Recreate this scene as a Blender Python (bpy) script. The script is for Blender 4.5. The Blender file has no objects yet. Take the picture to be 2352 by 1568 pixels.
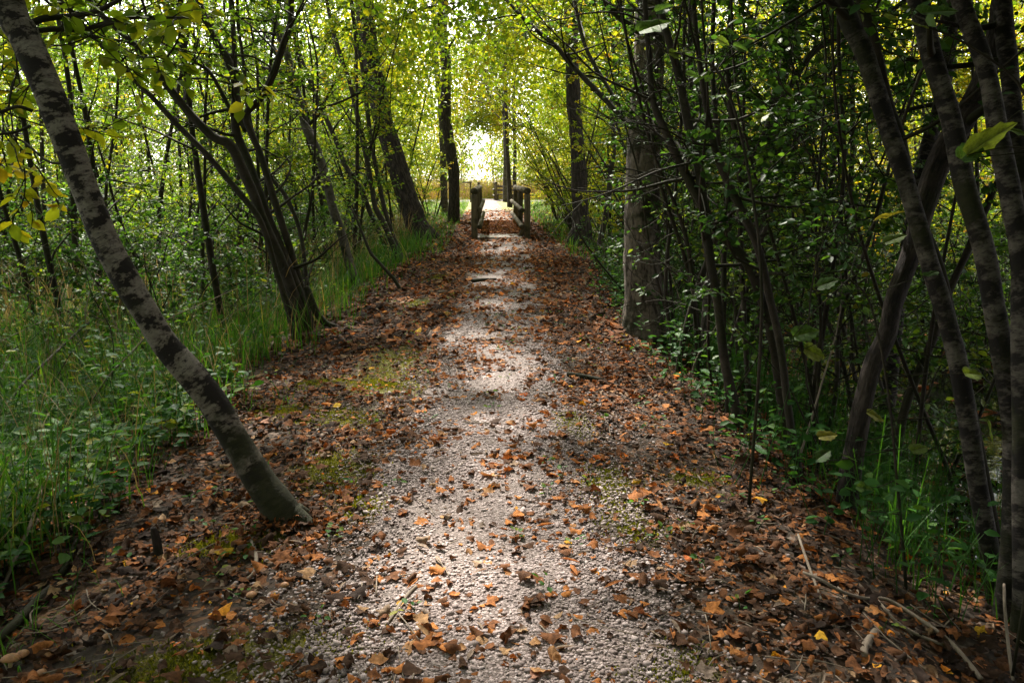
import bpy, math
import numpy as np

rng = np.random.default_rng(11)
S = bpy.context.scene
COL = S.collection

# ------------------------------------------------------------------ camera
F_PX, PW, PH = 1801.0, 2352.0, 1568.0        # measured on the photograph at 2352 x 1568
CAM = np.array([0.0, 0.0, 1.45])
PITCH, YAW = math.radians(11.73), math.radians(2.1)
cam_d = bpy.data.cameras.new('camera')
cam_d.sensor_width = 36.0
cam_d.lens = 36.0 * F_PX / PW
cam_d.clip_start = 0.05
cam_d.clip_end = 2000
cam = bpy.data.objects.new('camera', cam_d)
COL.objects.link(cam)
cam.location = CAM
cam.rotation_euler = (math.radians(90) - PITCH, 0, -YAW)
S.camera = cam
_a = math.radians(90) - PITCH
RX = np.array([[1, 0, 0], [0, math.cos(_a), -math.sin(_a)], [0, math.sin(_a), math.cos(_a)]])
RZ = np.array([[math.cos(-YAW), -math.sin(-YAW), 0], [math.sin(-YAW), math.cos(-YAW), 0], [0, 0, 1]])
RC = RZ @ RX

def ray(px, py):
    return RC @ np.array([(px - PW / 2) / F_PX, -(py - PH / 2) / F_PX, -1.0])

def at(px, py, d):
    return CAM + ray(px, py) * d

def sstep(a, b, x):
    t = np.clip((np.asarray(x, float) - a) / (b - a), 0, 1)
    return t * t * (3 - 2 * t)

def xc(y):                                   # centre line of the path
    return 0.06 + 0.40 * sstep(3, 19, y) - 0.1 * sstep(30, 60, y)

def wav(x, y, f, s):
    return (np.sin(f * x + 1.7 * s) * np.cos(f * 1.13 * y + 2.3 * s) + 0.6 * np.sin(f * 1.9 * x - f * 0.7 * y + s) + 0.4 * np.cos(f * 2.7 * y + f * 1.1 * x + 3 * s)) / 2.0

def gh(x, y):                                # height of the ground
    x = np.asarray(x, float); y = np.asarray(y, float)
    u = x - xc(y)
    near = 1 - sstep(13, 18, y)
    u = u + (.20 * wav(x, y, 1.5, 13) + .07 * wav(x, y, 5.1, 14)) * sstep(.8, 1.5, np.abs(u))
    L = -0.34 * sstep(1.5, 3.4, -u) * (1 - sstep(26, 34, y))
    Rn = -0.30 * sstep(1.15, 2.4, u) - 0.56 * sstep(2.0, 3.3, u)
    Rf = -0.35 * sstep(1.5, 3.2, u) * (1 - sstep(28, 36, y))
    rise = 0.55 * sstep(10.5, 14.5, u) * near
    z = L + np.where(u > 0, Rn * near + Rf * (1 - near), 0) + rise
    z = z - 0.028 * np.minimum(np.abs(u), 1.6) ** 2
    z = z + 0.018 * wav(x, y, 2.1, 1) + 0.010 * wav(x, y, 6.3, 2)
    z = z + 0.07 * wav(x, y, 0.7, 4) * sstep(2, 4, np.abs(u))
    return z

def ground_at(px, py):
    r = ray(px, py)
    t = 1.0
    for _ in range(4000):
        p = CAM + r * t
        if p[2] <= gh(p[0], p[1]): break
        t += 0.01 if t < 12 else 0.05
    return p, t

WATER_Z = -0.60

# ------------------------------------------------------------------ mesh builder
class MB:
    def __init__(s):
        s.V, s.Fc, s.A, s.B, s.M, s.n = [], [], [], [], [], 0
    def add(s, V, F, v=0.5, bc=None, mi=0):
        V = np.asarray(V, np.float32).reshape(-1, 3)
        s.V.append(V)
        F = [F] if isinstance(F, np.ndarray) else F
        for f in F:
            s.Fc.append(np.asarray(f, np.int64) + s.n)
            s.M.append(np.full(len(f), mi, np.int32))
        s.A.append(np.broadcast_to(np.asarray(v, np.float32), (len(V),)).copy())
        s.B.append(np.zeros((len(V), 3), np.float32) if bc is None else np.asarray(bc, np.float32))
        s.n += len(V)
    def absorb(s, o, mi):
        for V, A, B in zip(o.V, o.A, o.B): s.V.append(V); s.A.append(A); s.B.append(B)
        for f in o.Fc: s.Fc.append(f + s.n); s.M.append(np.full(len(f), mi, np.int32))
        s.n += o.n
    def mesh(s, name, mats, smooth=True):
        me = bpy.data.meshes.new(name)
        if s.n:
            V = np.concatenate(s.V)
            tot = np.concatenate([np.full(len(f), f.shape[1], np.int32) for f in s.Fc])
            lp = np.concatenate([f.ravel() for f in s.Fc]).astype(np.int32)
            me.vertices.add(len(V)); me.vertices.foreach_set('co', V.ravel())
            me.loops.add(len(lp)); me.loops.foreach_set('vertex_index', lp)
            st = np.concatenate([[0], np.cumsum(tot)[:-1]]).astype(np.int32)
            me.polygons.add(len(tot)); me.polygons.foreach_set('loop_start', st)
            me.polygons.foreach_set('material_index', np.concatenate(s.M))
            if smooth: me.polygons.foreach_set('use_smooth', np.ones(len(tot), bool))
            a = me.attributes.new('v', 'FLOAT', 'POINT'); a.data.foreach_set('value', np.concatenate(s.A))
            b = me.attributes.new('bc', 'FLOAT_VECTOR', 'POINT'); b.data.foreach_set('vector', np.concatenate(s.B).ravel())
            me.update(calc_edges=True)
        for m in (mats if isinstance(mats, (list, tuple)) else [mats]): me.materials.append(m)
        return me

def link(name, me, parent=None, loc=None):
    o = bpy.data.objects.new(name, me)
    COL.objects.link(o)
    if parent is not None: o.parent = parent
    if loc is not None: o.location = loc
    return o

def tag(o, label, cat, group=None):
    o['label'] = label; o['category'] = cat
    if group: o['group'] = group
    return o

def kind(o, k):
    o['kind'] = k
    return o

def thing(name, label, cat, loc=(0, 0, 0), group=None, rz=0.0, sc=1.0):
    o = bpy.data.objects.new(name, None)
    COL.objects.link(o)
    o.empty_display_size = 0.2
    o.location = loc; o.rotation_euler = (0, 0, rz); o.scale = (sc, sc, sc)
    return tag(o, label, cat, group)

def norm(a):
    return a / np.maximum(np.linalg.norm(a, axis=-1, keepdims=True), 1e-9)

def spline(P, m):
    P = np.asarray(P, float)
    if len(P) < 3 or m < 2: return P
    Q = np.vstack([2 * P[0] - P[1], P, 2 * P[-1] - P[-2]])
    t = np.linspace(0, 1, m, endpoint=False)[:, None]
    out = []
    for i in range(1, len(Q) - 2):
        a, b, c, d = Q[i - 1], Q[i], Q[i + 1], Q[i + 2]
        out.append(0.5 * ((2 * b) + (c - a) * t + (2 * a - 5 * b + 4 * c - d) * t ** 2 + (3 * b - a - 3 * c + d) * t ** 3))
    out.append(P[-1:])
    R = np.vstack(out)
    R[:, 3] = np.maximum(R[:, 3], P[:, 3].min() * 0.7)
    return R

def tube(mb, P4, seg=7, m=4, wob=0.0, v=0.5, mi=0, furrow=0.0, cap=True, rough=0.0):
    P = spline(P4, m)
    p, r = P[:, :3], P[:, 3]
    T = norm(np.gradient(p, axis=0))
    ref = np.array([1.0, 0, 0]) if abs(T[0][0]) < 0.8 else np.array([0, 1.0, 0])
    N = np.zeros_like(p)
    n = ref - T[0] * ref.dot(T[0])
    for i in range(len(p)):
        n = n - T[i] * n.dot(T[i]); n = n / max(np.linalg.norm(n), 1e-9); N[i] = n
    B = np.cross(T, N)
    a = np.linspace(0, 2 * np.pi, seg, endpoint=False)
    s = np.concatenate([[0], np.cumsum(np.linalg.norm(np.diff(p, axis=0), axis=1))])
    rr = np.repeat(r[:, None], seg, 1)
    if wob:
        k = rng.uniform(0, 6, 4)
        w = np.sin(a[None] * 2 + k[0] + s[:, None] * 3.1) + 0.7 * np.sin(a[None] * 3 + k[1] - s[:, None] * 5.3) + 0.8 * np.sin(s[:, None] * 9 + k[2] + a[None])
        rr = rr * (1 + wob * w)
    if furrow:
        k = rng.uniform(0, 6, 3)
        w = np.abs(np.sin(a[None] * 7 + 1.4 * np.sin(s[:, None] * 4 + k[0]) + 0.7 * np.sin(s[:, None] * 11 + k[1] + 3 * a[None])))
        rr = rr * (1 - furrow * (1 - w) ** 2)
    if rough:
        cx, cy = np.cos(a)[None] * r[:, None], np.sin(a)[None] * r[:, None]
        w = 0
        for q in range(14):
            f = rng.normal(0, 1, 3); f *= rng.uniform(18, 75) / np.linalg.norm(f); f[2] *= .6
            w = w + np.sin(cx * f[0] + cy * f[1] + s[:, None] * f[2] + rng.uniform(0, 6)) * 14 / (np.linalg.norm(f) + 8)
        rr = rr + rough * w * .5
    V = p[:, None] + rr[..., None] * (np.cos(a)[None, :, None] * N[:, None] + np.sin(a)[None, :, None] * B[:, None])
    r0 = max(float(np.mean(r)), 0.004)
    bc = np.stack([np.repeat((np.cos(a) * r0)[None], len(p), 0), np.repeat((np.sin(a) * r0)[None], len(p), 0), np.repeat(s[:, None], seg, 1)], -1)
    n_, k_ = len(p), seg
    i, j = np.meshgrid(np.arange(n_ - 1), np.arange(k_), indexing='ij')
    f = np.stack([i * k_ + j, i * k_ + (j + 1) % k_, (i + 1) * k_ + (j + 1) % k_, (i + 1) * k_ + j], -1).reshape(-1, 4)
    Vv, bcv = V.reshape(-1, 3), bc.reshape(-1, 3) + rng.uniform(0, 50, 3) * np.array([1, 1, 0])
    if cap:
        Vv = np.vstack([Vv, p[-1] + T[-1] * r[-1] * 0.5, p[0]]); bcv = np.vstack([bcv, bcv[-1], bcv[0]])
        e = np.arange(k_)
        c1 = np.stack([(n_ - 1) * k_ + e, (n_ - 1) * k_ + (e + 1) % k_, np.full(k_, n_ * k_)], -1)
        c0 = np.stack([(e + 1) % k_, e, np.full(k_, n_ * k_ + 1)], -1)
        mb.add(Vv, [f, c1, c0], v, bcv, mi)
    else:
        mb.add(Vv, f, v, bcv, mi)
    return P

# ------------------------------------------------------------------ leaves
T_SIMPLE = (np.array([(0, 0, 0), (-.30, .30, .07), (-.25, .68, .04), (0, 1, -.10), (.25, .68, .04), (.30, .30, .07)], float),
            np.array([(0, 1, 2, 3), (0, 3, 4, 5)]))
T_NARROW = (np.array([(0, 0, 0), (-.10, .35, .02), (-.08, .7, -.02), (0, 1, -.16), (.08, .7, -.02), (.10, .35, .02)], float),
            np.array([(0, 1, 2, 3), (0, 3, 4, 5)]))
def big_leaf():
    h = [(0, 0), (.20, -.04), (.34, .10), (.40, .26), (.36, .33), (.42, .50), (.33, .56), (.30, .74), (.18, .80), (.10, .93), (0, 1.08)]
    mid = [(0, y) for y in (0, .2, .4, .6, .8, 1.0)]
    V = [(0, t[1], -.10 * t[1] ** 2) for t in mid]
    nm = len(mid)
    F3, F4 = [], []
    for sgn in (-1, 1):
        b = len(V)
        o = h[1:-1]
        V += [(sgn * x, y, .05 - .14 * y * y + .10 * x * math.sin(9 * y)) for x, y in o]
        chain = [0] + [b + i for i in range(len(o))] + [nm - 1]
        mi_ = 0
        for i in range(len(chain) - 1):
            a_, c_ = chain[i], chain[i + 1]
            tgt = min(nm - 1, int(round((i + 1) * (nm - 1) / (len(chain) - 1))))
            if tgt > mi_:
                if a_ != mi_ and c_ != tgt: F4.append((mi_, a_, c_, tgt))
                else: F3.append(tuple(dict.fromkeys((mi_, a_, c_, tgt)))[:3])
                mi_ = tgt
            elif a_ != mi_: F3.append((mi_, a_, c_))
    return np.array(V, float), [np.array(F4), np.array(F3)]
T_BIG = big_leaf()

def put(mb, tmpl, pos, ydir, nrm, size, v, mi=0, wid=None, lc=False):
    """copies of a small template at many places: y along ydir, z along nrm"""
    TV, TF = tmpl
    n = len(pos)
    if n == 0: return
    y = norm(ydir); z = norm(nrm - y * (nrm * y).sum(1, keepdims=True)); x = np.cross(y, z)
    sx = size if wid is None else size * wid
    V = pos[:, None] + TV[None, :, 0:1] * (x * sx[:, None])[:, None] + TV[None, :, 1:2] * (y * size[:, None])[:, None] + TV[None, :, 2:3] * (z * size[:, None])[:, None]
    k = len(TV)
    off = (np.arange(n) * k)[:, None, None]
    TF = TF if isinstance(TF, list) else [TF]
    mb.add(V.reshape(-1, 3), [(f[None] + off).reshape(-1, f.shape[1]) for f in TF if len(f)], np.repeat(v, k), np.tile(TV, (n, 1)) if lc else None, mi)

# sun (towards it) : ahead and a little to the left
SUN_AZ, SUN_EL = math.radians(-14), math.radians(47)       # azimuth from +Y towards +X
SUN = np.array([math.sin(SUN_AZ) * math.cos(SUN_EL), math.cos(SUN_AZ) * math.cos(SUN_EL), math.sin(SUN_EL)])
# openings in the canopy: places on the ground that the sun reaches (x, y, rx, ry, share of leaves gone)
GAPS = []
for px, py, rx, ry, k in [(1150, 850, .34, .75, .93), (1085, 778, .22, .35, .93), (860, 960, .45, .42, .80), (1010, 1150, .42, .45, .80),
                          (880, 1195, .22, .22, .85), (1050, 1330, .40, .30, .85), (1130, 1460, .45, .30, .75), (1150, 1000, .30, .5, .6), (1310, 975, .14, .3, .6),
                          (900, 870, .4, .5, .7), (760, 850, .3, .5, .6), (1140, 565, .45, 2.0, .75), (1140, 640, .35, 1.0, .8), (1130, 705, .3, .5, .8), (560, 900, .5, .5, .6), (480, 800, .7, 1.2, .6)]:
    g, _ = ground_at(px, py)
    GAPS.append((g[0], g[1], rx, ry, k))

GAPS += [(.42, 23, 1.3, 4.5, .65), (.3, 31, 2.2, 4, .8), (.3, 38, 3.2, 6, .95), (.2, 48, 5, 7, .97), (-3, 42, 3, 6, .8), (3, 44, 3, 7, .8)]

def thin(pos):
    """which leaves of the canopy stay, so that the openings are open towards the sun"""
    h = pos[:, :2] - SUN[:2] / SUN[2] * (pos[:, 2:3] - 0.0)
    p = np.zeros(len(pos))
    for x, y, rx, ry, k in GAPS:
        d = ((h[:, 0] - x) / rx) ** 2 + ((h[:, 1] - y) / ry) ** 2
        p = np.maximum(p, k * (1 - sstep(.6, 1.6, d)))
    return rng.random(len(pos)) > p

class Crown:
    def __init__(s): s.p, s.t, s.z = [], [], []
    def twig(s, P, n, size, f0=0.15):
        if n <= 0: return
        u = rng.uniform(f0, 1, n) * (len(P) - 1)
        i = np.minimum(u.astype(int), len(P) - 2); fr = (u - i)[:, None]
        s.p.append(P[i] * (1 - fr) + P[i + 1] * fr); s.t.append(P[i + 1] - P[i])
        s.z.append(size * rng.uniform(.65, 1.25, n))
    def into(s, mb, tmpl=T_SIMPLE, up=0.55, v0=0.0, v1=1.0, gap=False, wid=None, cl=None, droop=.25):
        if not s.p: return
        p, t, z = np.concatenate(s.p), norm(np.concatenate(s.t)), np.concatenate(s.z)
        if gap:
            k = thin(p); p, t, z = p[k], t[k], z[k]
        if cl is not None:
            k = cl(p); p, t, z = p[k], t[k], z[k]
        n = len(p)
        if n == 0: return
        side = norm(np.cross(t, np.array([0, 0, 1.0])) + 1e-6) * np.where(rng.random(n) < .5, -1, 1)[:, None]
        y = .5 * t + .8 * side + rng.normal(0, .35, (n, 3)); y[:, 2] -= droop
        nr = np.array([0, 0, 1.0]) + rng.normal(0, up, (n, 3))
        # colour drifts from clump to clump
        c = .5 + .5 * np.sin(p[:, 0] * 1.9 + p[:, 1] * 1.3) * np.cos(p[:, 2] * 1.7 + p[:, 0] * .8)
        v = np.clip(v0 + (v1 - v0) * (.55 * rng.random(n) + .45 * c), 0, 1)
        put(mb, tmpl, p, y, nr, z, v, 0, wid)

def wander(p0, d, L, n, jit=.25, up=0.0, droop=0.0):
    """a crooked twig of n points"""
    P = [np.array(p0, float)]; d = np.array(d, float); d /= np.linalg.norm(d)
    for i in range(n - 1):
        d = d + rng.normal(0, jit, 3); d[2] += up - droop * i / n
        d /= np.linalg.norm(d)
        P.append(P[-1] + d * L / (n - 1))
    return np.array(P)

def limb(tm, cr, p0, d, L, r, twigs=6, nl=8, size=.07, up=.06, seg=5, fine=True, tw=.45):
    P = wander(p0, d, L, 6, .17, up)
    R = np.linspace(r, max(r * .25, .0025), 6)
    tube(tm, np.column_stack([P, R]), seg, 2, cap=False)
    cr.twig(P[2:], nl, size)
    for _ in range(twigs):
        f = rng.uniform(.25, 1) * 4.99; i = int(f); q = P[i] + (P[i + 1] - P[i]) * (f - i)
        td = norm(P[i + 1] - P[i]) + rng.normal(0, .7, 3) * np.array([1, 1, .55])
        tp = wander(q, td, L * rng.uniform(.6, 1.1) * tw, 4, .2, .02, .05)
        if fine: tube(tm, np.column_stack([tp, np.linspace(max(r * .28, .003), .0018, 4)]), 3, 1, cap=False)
        cr.twig(tp, nl, size)

def limbs(tm, cr, P4, f0, f1, n, L, elev=(10, 50), size=.07, twigs=6, nl=8, up=.06, bias=None, rk=.45, fine=True, tw=.45):
    """limbs off a stem given as a polyline with radii, between two shares of its length"""
    s = np.concatenate([[0], np.cumsum(np.linalg.norm(np.diff(P4[:, :3], axis=0), axis=1))]); s /= s[-1]
    for k in range(n):
        f = f0 + (f1 - f0) * (k + rng.random()) / n
        q = np.array([np.interp(f, s, P4[:, c]) for c in range(4)])
        az = rng.uniform(0, 2 * np.pi) if bias is None else bias[0] + rng.normal(0, bias[1])
        el = math.radians(rng.uniform(*elev))
        d = np.array([math.cos(az) * math.cos(el), math.sin(az) * math.cos(el), math.sin(el)])
        limb(tm, cr, q[:3], d, L * rng.uniform(.6, 1.2), min(q[3] * rk, .05), twigs, nl, size, up, fine=fine, tw=tw)

# ------------------------------------------------------------------ materials
def new_mat(name):
    m = bpy.data.materials.new(name); m.use_nodes = True
    nt = m.node_tree; nt.nodes.clear()
    return m, nt, nt.nodes, nt.links

def node(N, t, **kw):
    n = N.new(t)
    for k, v in kw.items(): setattr(n, k, v)
    return n

def ramp(N, stops, interp='LINEAR'):
    r = N.new('ShaderNodeValToRGB'); e = r.color_ramp.elements; r.color_ramp.interpolation = interp
    while len(e) < len(stops): e.new(0.5)
    for el, (p, c) in zip(e, stops): el.position = p; el.color = (*c, 1)
    return r

def mix(N, Lk, fac, a, b, mode='MIX'):
    m = N.new('ShaderNodeMix'); m.data_type = 'RGBA'; m.blend_type = mode
    for key, val in ((0, fac), (6, a), (7, b)):
        if isinstance(val, (int, float)): m.inputs[key].default_value = val
        elif isinstance(val, tuple): m.inputs[key].default_value = (*val, 1)
        else: Lk.new(val, m.inputs[key])
    return m.outputs[2]

def mrange(N, Lk, val, a, b, c=0.0, d=1.0, smooth=False):
    m = N.new('ShaderNodeMapRange'); m.inputs[1].default_value = a; m.inputs[2].default_value = b; m.inputs[3].default_value = c; m.inputs[4].default_value = d
    if smooth: m.interpolation_type = 'SMOOTHSTEP'
    Lk.new(val, m.inputs[0]); return m.outputs[0]

def attr(N, name):
    return node(N, 'ShaderNodeAttribute', attribute_name=name)

def noise(N, Lk, vec, scale, detail=4.0, rough=.55, dist=0.0, mul=None):
    if mul is not None:
        mp = N.new('ShaderNodeMapping'); mp.inputs['Scale'].default_value = mul; Lk.new(vec, mp.inputs['Vector']); vec = mp.outputs[0]
    n = N.new('ShaderNodeTexNoise'); n.inputs['Scale'].default_value = scale; n.inputs['Detail'].default_value = detail
    n.inputs['Roughness'].default_value = rough; n.inputs['Distortion'].default_value = dist
    Lk.new(vec, n.inputs['Vector']); return n

def leaf_mat(name, stops, trans=.52, rough=.55, glow=(1.75, 1.7, .55), spec=.22, tint=True):
    m, nt, N, Lk = new_mat(name)
    a = attr(N, 'v'); r = ramp(N, stops); Lk.new(a.outputs['Fac'], r.inputs[0])
    c = r.outputs[0]
    if tint:
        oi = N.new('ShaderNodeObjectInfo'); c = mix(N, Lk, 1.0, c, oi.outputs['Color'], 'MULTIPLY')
    p = N.new('ShaderNodeBsdfPrincipled'); Lk.new(c, p.inputs['Base Color']); p.inputs['Roughness'].default_value = rough
    p.inputs['Specular IOR Level'].default_value = spec
    t = N.new('ShaderNodeBsdfTranslucent'); Lk.new(mix(N, Lk, 1.0, c, glow, 'MULTIPLY'), t.inputs['Color'])
    ms = N.new('ShaderNodeMixShader'); ms.inputs[0].default_value = trans
    Lk.new(p.outputs[0], ms.inputs[1]); Lk.new(t.outputs[0], ms.inputs[2])
    o = N.new('ShaderNodeOutputMaterial'); Lk.new(ms.outputs[0], o.inputs[0])
    return m

GREENS = [(0, (.030, .065, .012)), (.35, (.055, .110, .016)), (.6, (.095, .150, .020)), (.8, (.170, .190, .022)), (.92, (.30, .24, .025)), (1, (.24, .11, .03))]
M_LEAF = leaf_mat('leaf_green', GREENS)
M_LEAF_Y = leaf_mat('leaf_autumn', [(0, (.06, .11, .014)), (.3, (.12, .17, .018)), (.6, (.24, .24, .022)), (.82, (.40, .29, .025)), (.95, (.36, .15, .03)), (1, (.20, .08, .03))])
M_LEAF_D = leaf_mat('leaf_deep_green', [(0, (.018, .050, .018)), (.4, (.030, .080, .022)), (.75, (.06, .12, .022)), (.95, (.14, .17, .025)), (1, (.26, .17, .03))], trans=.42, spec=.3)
M_GRASS = leaf_mat('grass_blade', [(0, (.022, .075, .014)), (.5, (.045, .125, .016)), (.8, (.09, .17, .022)), (.93, (.24, .21, .06)), (1, (.32, .25, .10))], trans=.42, tint=False, spec=.12)
M_STRAW = leaf_mat('dry_grass', [(0, (.16, .13, .05)), (.5, (.27, .20, .09)), (1, (.40, .30, .16))], trans=.3, glow=(1.3, 1.2, .9), tint=True)
M_HERB = leaf_mat('herb_leaf', [(0, (.02, .070, .018)), (.5, (.038, .115, .024)), (.85, (.08, .16, .026)), (1, (.22, .22, .03))], trans=.42, spec=.12, tint=False)
M_LITTER = leaf_mat('dead_leaf', [(0, (.026, .017, .013)), (.25, (.066, .037, .022)), (.48, (.165, .068, .026)), (.66, (.30, .118, .036)), (.80, (.42, .175, .05)), (.88, (.30, .19, .10)), (.94, (.19, .16, .135)), (.975, (.55, .13, .012)), (1, (.50, .33, .03))],
                    trans=.16, rough=.8, glow=(1.5, 1.0, .6), spec=.10, tint=False)
M_MOSS = leaf_mat('moss_tuft', [(0, (.045, .055, .008)), (.5, (.14, .145, .013)), (1, (.26, .225, .02))], trans=.35, tint=False)

def blotch(m, scale):
    nt = m.node_tree; N, Lk = nt.nodes, nt.links
    rp = next(n for n in N if n.type == 'VALTORGB'); dest = [l.to_socket for l in rp.outputs[0].links]
    pos = N.new('ShaderNodeNewGeometry').outputs['Position']; n = noise(N, Lk, pos, scale, 5, .7)
    c = mix(N, Lk, 1.0, rp.outputs[0], mix(N, Lk, mrange(N, Lk, n.outputs[0], .35, .65), (.45, .42, .40), (1.35, 1.3, 1.25)), 'MULTIPLY')
    for d in dest: Lk.new(c, d)
blotch(M_LITTER, 55)
M_BROAD = leaf_mat('broad_leaf', [(0, (.020, .060, .024)), (.5, (.045, .105, .030)), (.85, (.10, .15, .030)), (1, (.24, .20, .04))], trans=.38, spec=.3)
blotch(M_BROAD, 40)
def veins(m):
    nt = m.node_tree; N, Lk = nt.nodes, nt.links
    a = attr(N, 'bc'); sx = N.new('ShaderNodeSeparateXYZ'); Lk.new(a.outputs['Vector'], sx.inputs[0])
    def mth(op, *v):
        n = N.new('ShaderNodeMath'); n.operation = op
        for i_, q in enumerate(v):
            if isinstance(q, (int, float)): n.inputs[i_].default_value = q
            else: Lk.new(q, n.inputs[i_])
        return n.outputs[0]
    ax = mth('ABSOLUTE', sx.outputs[0]); t = mth('FRACT', mth('MULTIPLY', mth('SUBTRACT', sx.outputs[1], mth('MULTIPLY', ax, .75)), 7.0))
    side = mth('LESS_THAN', t, .10); mid = mth('LESS_THAN', ax, .014); vn = mth('MAXIMUM', side, mid)
    for p in [n for n in N if n.type in ('BSDF_PRINCIPLED', 'BSDF_TRANSLUCENT')]:
        k = p.inputs['Base Color'] if p.type == 'BSDF_PRINCIPLED' else p.inputs['Color']
        src = k.links[0].from_socket; Lk.new(mix(N, Lk, mth('MULTIPLY', vn, .55), src, (.16, .19, .07)), k)
veins(M_BROAD)

def bark_mat(name, stops, sc, mul, moss=.0, bump=.6, bdist=.01, rough=.85, mstops=None, moss_hi=0.62, foot=.12, crack=0.0, foot_h=.75):
    m, nt, N, Lk = new_mat(name)
    b = attr(N, 'bc').outputs['Vector']
    n1 = noise(N, Lk, b, sc, 6, .62, .25, mul)
    n2 = noise(N, Lk, b, sc * 5, 4, .6, 0, mul)
    f = mix(N, Lk, .28, n1.outputs[0], n2.outputs[0])
    r = ramp(N, stops); Lk.new(f, r.inputs[0]); c = r.outputs[0]
    if crack:                                   # short cross-wise lenticels and peeling edges
        n5 = noise(N, Lk, b, 30, 5, .7, .6, (1, 1, 3.2)); n6 = noise(N, Lk, b, 11, 6, .75, .9)
        c = mix(N, Lk, mrange(N, Lk, n5.outputs[0], .57, .62, 0, crack), c, (.012, .009, .007))
        c = mix(N, Lk, mrange(N, Lk, n6.outputs[0], .60, .64, 0, crack * .8), c, (.020, .015, .012))
        f = mix(N, Lk, .4, f, n5.outputs[0])
    if moss:
        n3 = noise(N, Lk, b, 3.2, 5, .65)
        sz = N.new('ShaderNodeSeparateXYZ'); Lk.new(b, sz.inputs[0])
        ad = N.new('ShaderNodeMath'); ad.operation = 'ADD'; Lk.new(n3.outputs[0], ad.inputs[0]); Lk.new(mrange(N, Lk, sz.outputs[2], .08, foot_h, foot, 0), ad.inputs[1])
        c = mix(N, Lk, mrange(N, Lk, ad.outputs[0], moss_hi - .06, moss_hi + .05, 0, moss), c, mix(N, Lk, n2.outputs[0], (.006, .0065, .003), (.028, .030, .008)))
    p = N.new('ShaderNodeBsdfPrincipled'); Lk.new(c, p.inputs['Base Color']); p.inputs['Roughness'].default_value = rough
    p.inputs['Specular IOR Level'].default_value = .25
    bp = N.new('ShaderNodeBump'); bp.inputs['Strength'].default_value = bump; bp.inputs['Distance'].default_value = bdist
    Lk.new(f, bp.inputs['Height']); Lk.new(bp.outputs[0], p.inputs['Normal'])
    o = N.new('ShaderNodeOutputMaterial'); Lk.new(p.outputs[0], o.inputs[0])
    return m

M_ALDER = bark_mat('pale_blotched_bark', [(0, (.006, .005, .004)), (.475, (.013, .010, .008)), (.485, (.05, .04, .032)), (.50, (.10, .084, .069)), (.57, (.185, .162, .137)), (.66, (.09, .076, .062)), (.8, (.04, .032, .026))], 6.5, (1.0, 1.0, 1.7), .95, .9, .012, moss_hi=.645, foot=.34, crack=.9, foot_h=1.25)
M_ALDER_D = bark_mat('shade_dimmed_bark', [(0, (.005, .004, .004)), (.48, (.010, .008, .007)), (.50, (.025, .02, .017)), (.55, (.065, .056, .047)), (.62, (.10, .088, .075)), (.70, (.04, .034, .028)), (.8, (.02, .016, .013))], 7.5, (1.0, 1.0, 1.8), .95, .9, .010, moss_hi=.58, foot=.2, crack=.9)  # blotched bark darkened so the right foreground trunks look shaded
M_GREY = bark_mat('grey_smooth_bark', [(0, (.012, .010, .008)), (.40, (.030, .025, .020)), (.52, (.065, .056, .046)), (.68, (.11, .097, .082)), (.85, (.06, .05, .04))], 6, (1, 1, 1.6), .9, .6, .006, moss_hi=.58, crack=.6)
M_FURROW = bark_mat('furrowed_bark', [(0, (.004, .003, .0025)), (.42, (.010, .0075, .006)), (.52, (.030, .022, .018)), (.62, (.060, .047, .038)), (.8, (.10, .08, .066))], 26, (1.0, 1.0, .20), .8, 1.0, .03, moss_hi=.63)
M_OAK = bark_mat('grey_brown_plated_bark', [(0, (.010, .0075, .006)), (.43, (.030, .022, .017)), (.49, (.11, .088, .070)), (.60, (.18, .148, .120)), (.8, (.23, .19, .16))], 24, (1.0, 1.0, .26), .95, 1.0, .022, moss_hi=.55)
M_TWIG = bark_mat('brown_stem_bark', [(0, (.009, .007, .005)), (.42, (.020, .015, .011)), (.58, (.038, .030, .021)), (.8, (.07, .056, .042))], 9, (1, 1, .7), .8, .7, .006, moss_hi=.54, crack=.6)
M_STICK = bark_mat('bleached_stick', [(0, (.07, .055, .042)), (.45, (.15, .12, .09)), (.7, (.27, .22, .17))], 20, (1, 1, .4), 0, .5, .003)
M_POST = bark_mat('weathered_log', [(0, (.022, .016, .010)), (.40, (.060, .046, .026)), (.6, (.115, .092, .052)), (.85, (.18, .15, .095))], 16, (1, 1, .12), .7, .5, .006, moss_hi=.60)

def simple_mat(name, col, rough=.7, sc=30, var=.4, mul=(1, 1, 1)):
    m, nt, N, Lk = new_mat(name)
    tc = N.new('ShaderNodeTexCoord')
    n = noise(N, Lk, tc.outputs['Object'], sc, 5, .6, 0, mul)
    r = ramp(N, [(.25, tuple(c * (1 - var) for c in col)), (.75, tuple(min(1, c * (1 + var)) for c in col))]); Lk.new(n.outputs[0], r.inputs[0])
    p = N.new('ShaderNodeBsdfPrincipled'); Lk.new(r.outputs[0], p.inputs['Base Color']); p.inputs['Roughness'].default_value = rough
    bp = N.new('ShaderNodeBump'); bp.inputs['Strength'].default_value = .3; bp.inputs['Distance'].default_value = .004; Lk.new(n.outputs[0], bp.inputs['Height']); Lk.new(bp.outputs[0], p.inputs['Normal'])
    o = N.new('ShaderNodeOutputMaterial'); Lk.new(p.outputs[0], o.inputs[0]); return m

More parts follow.
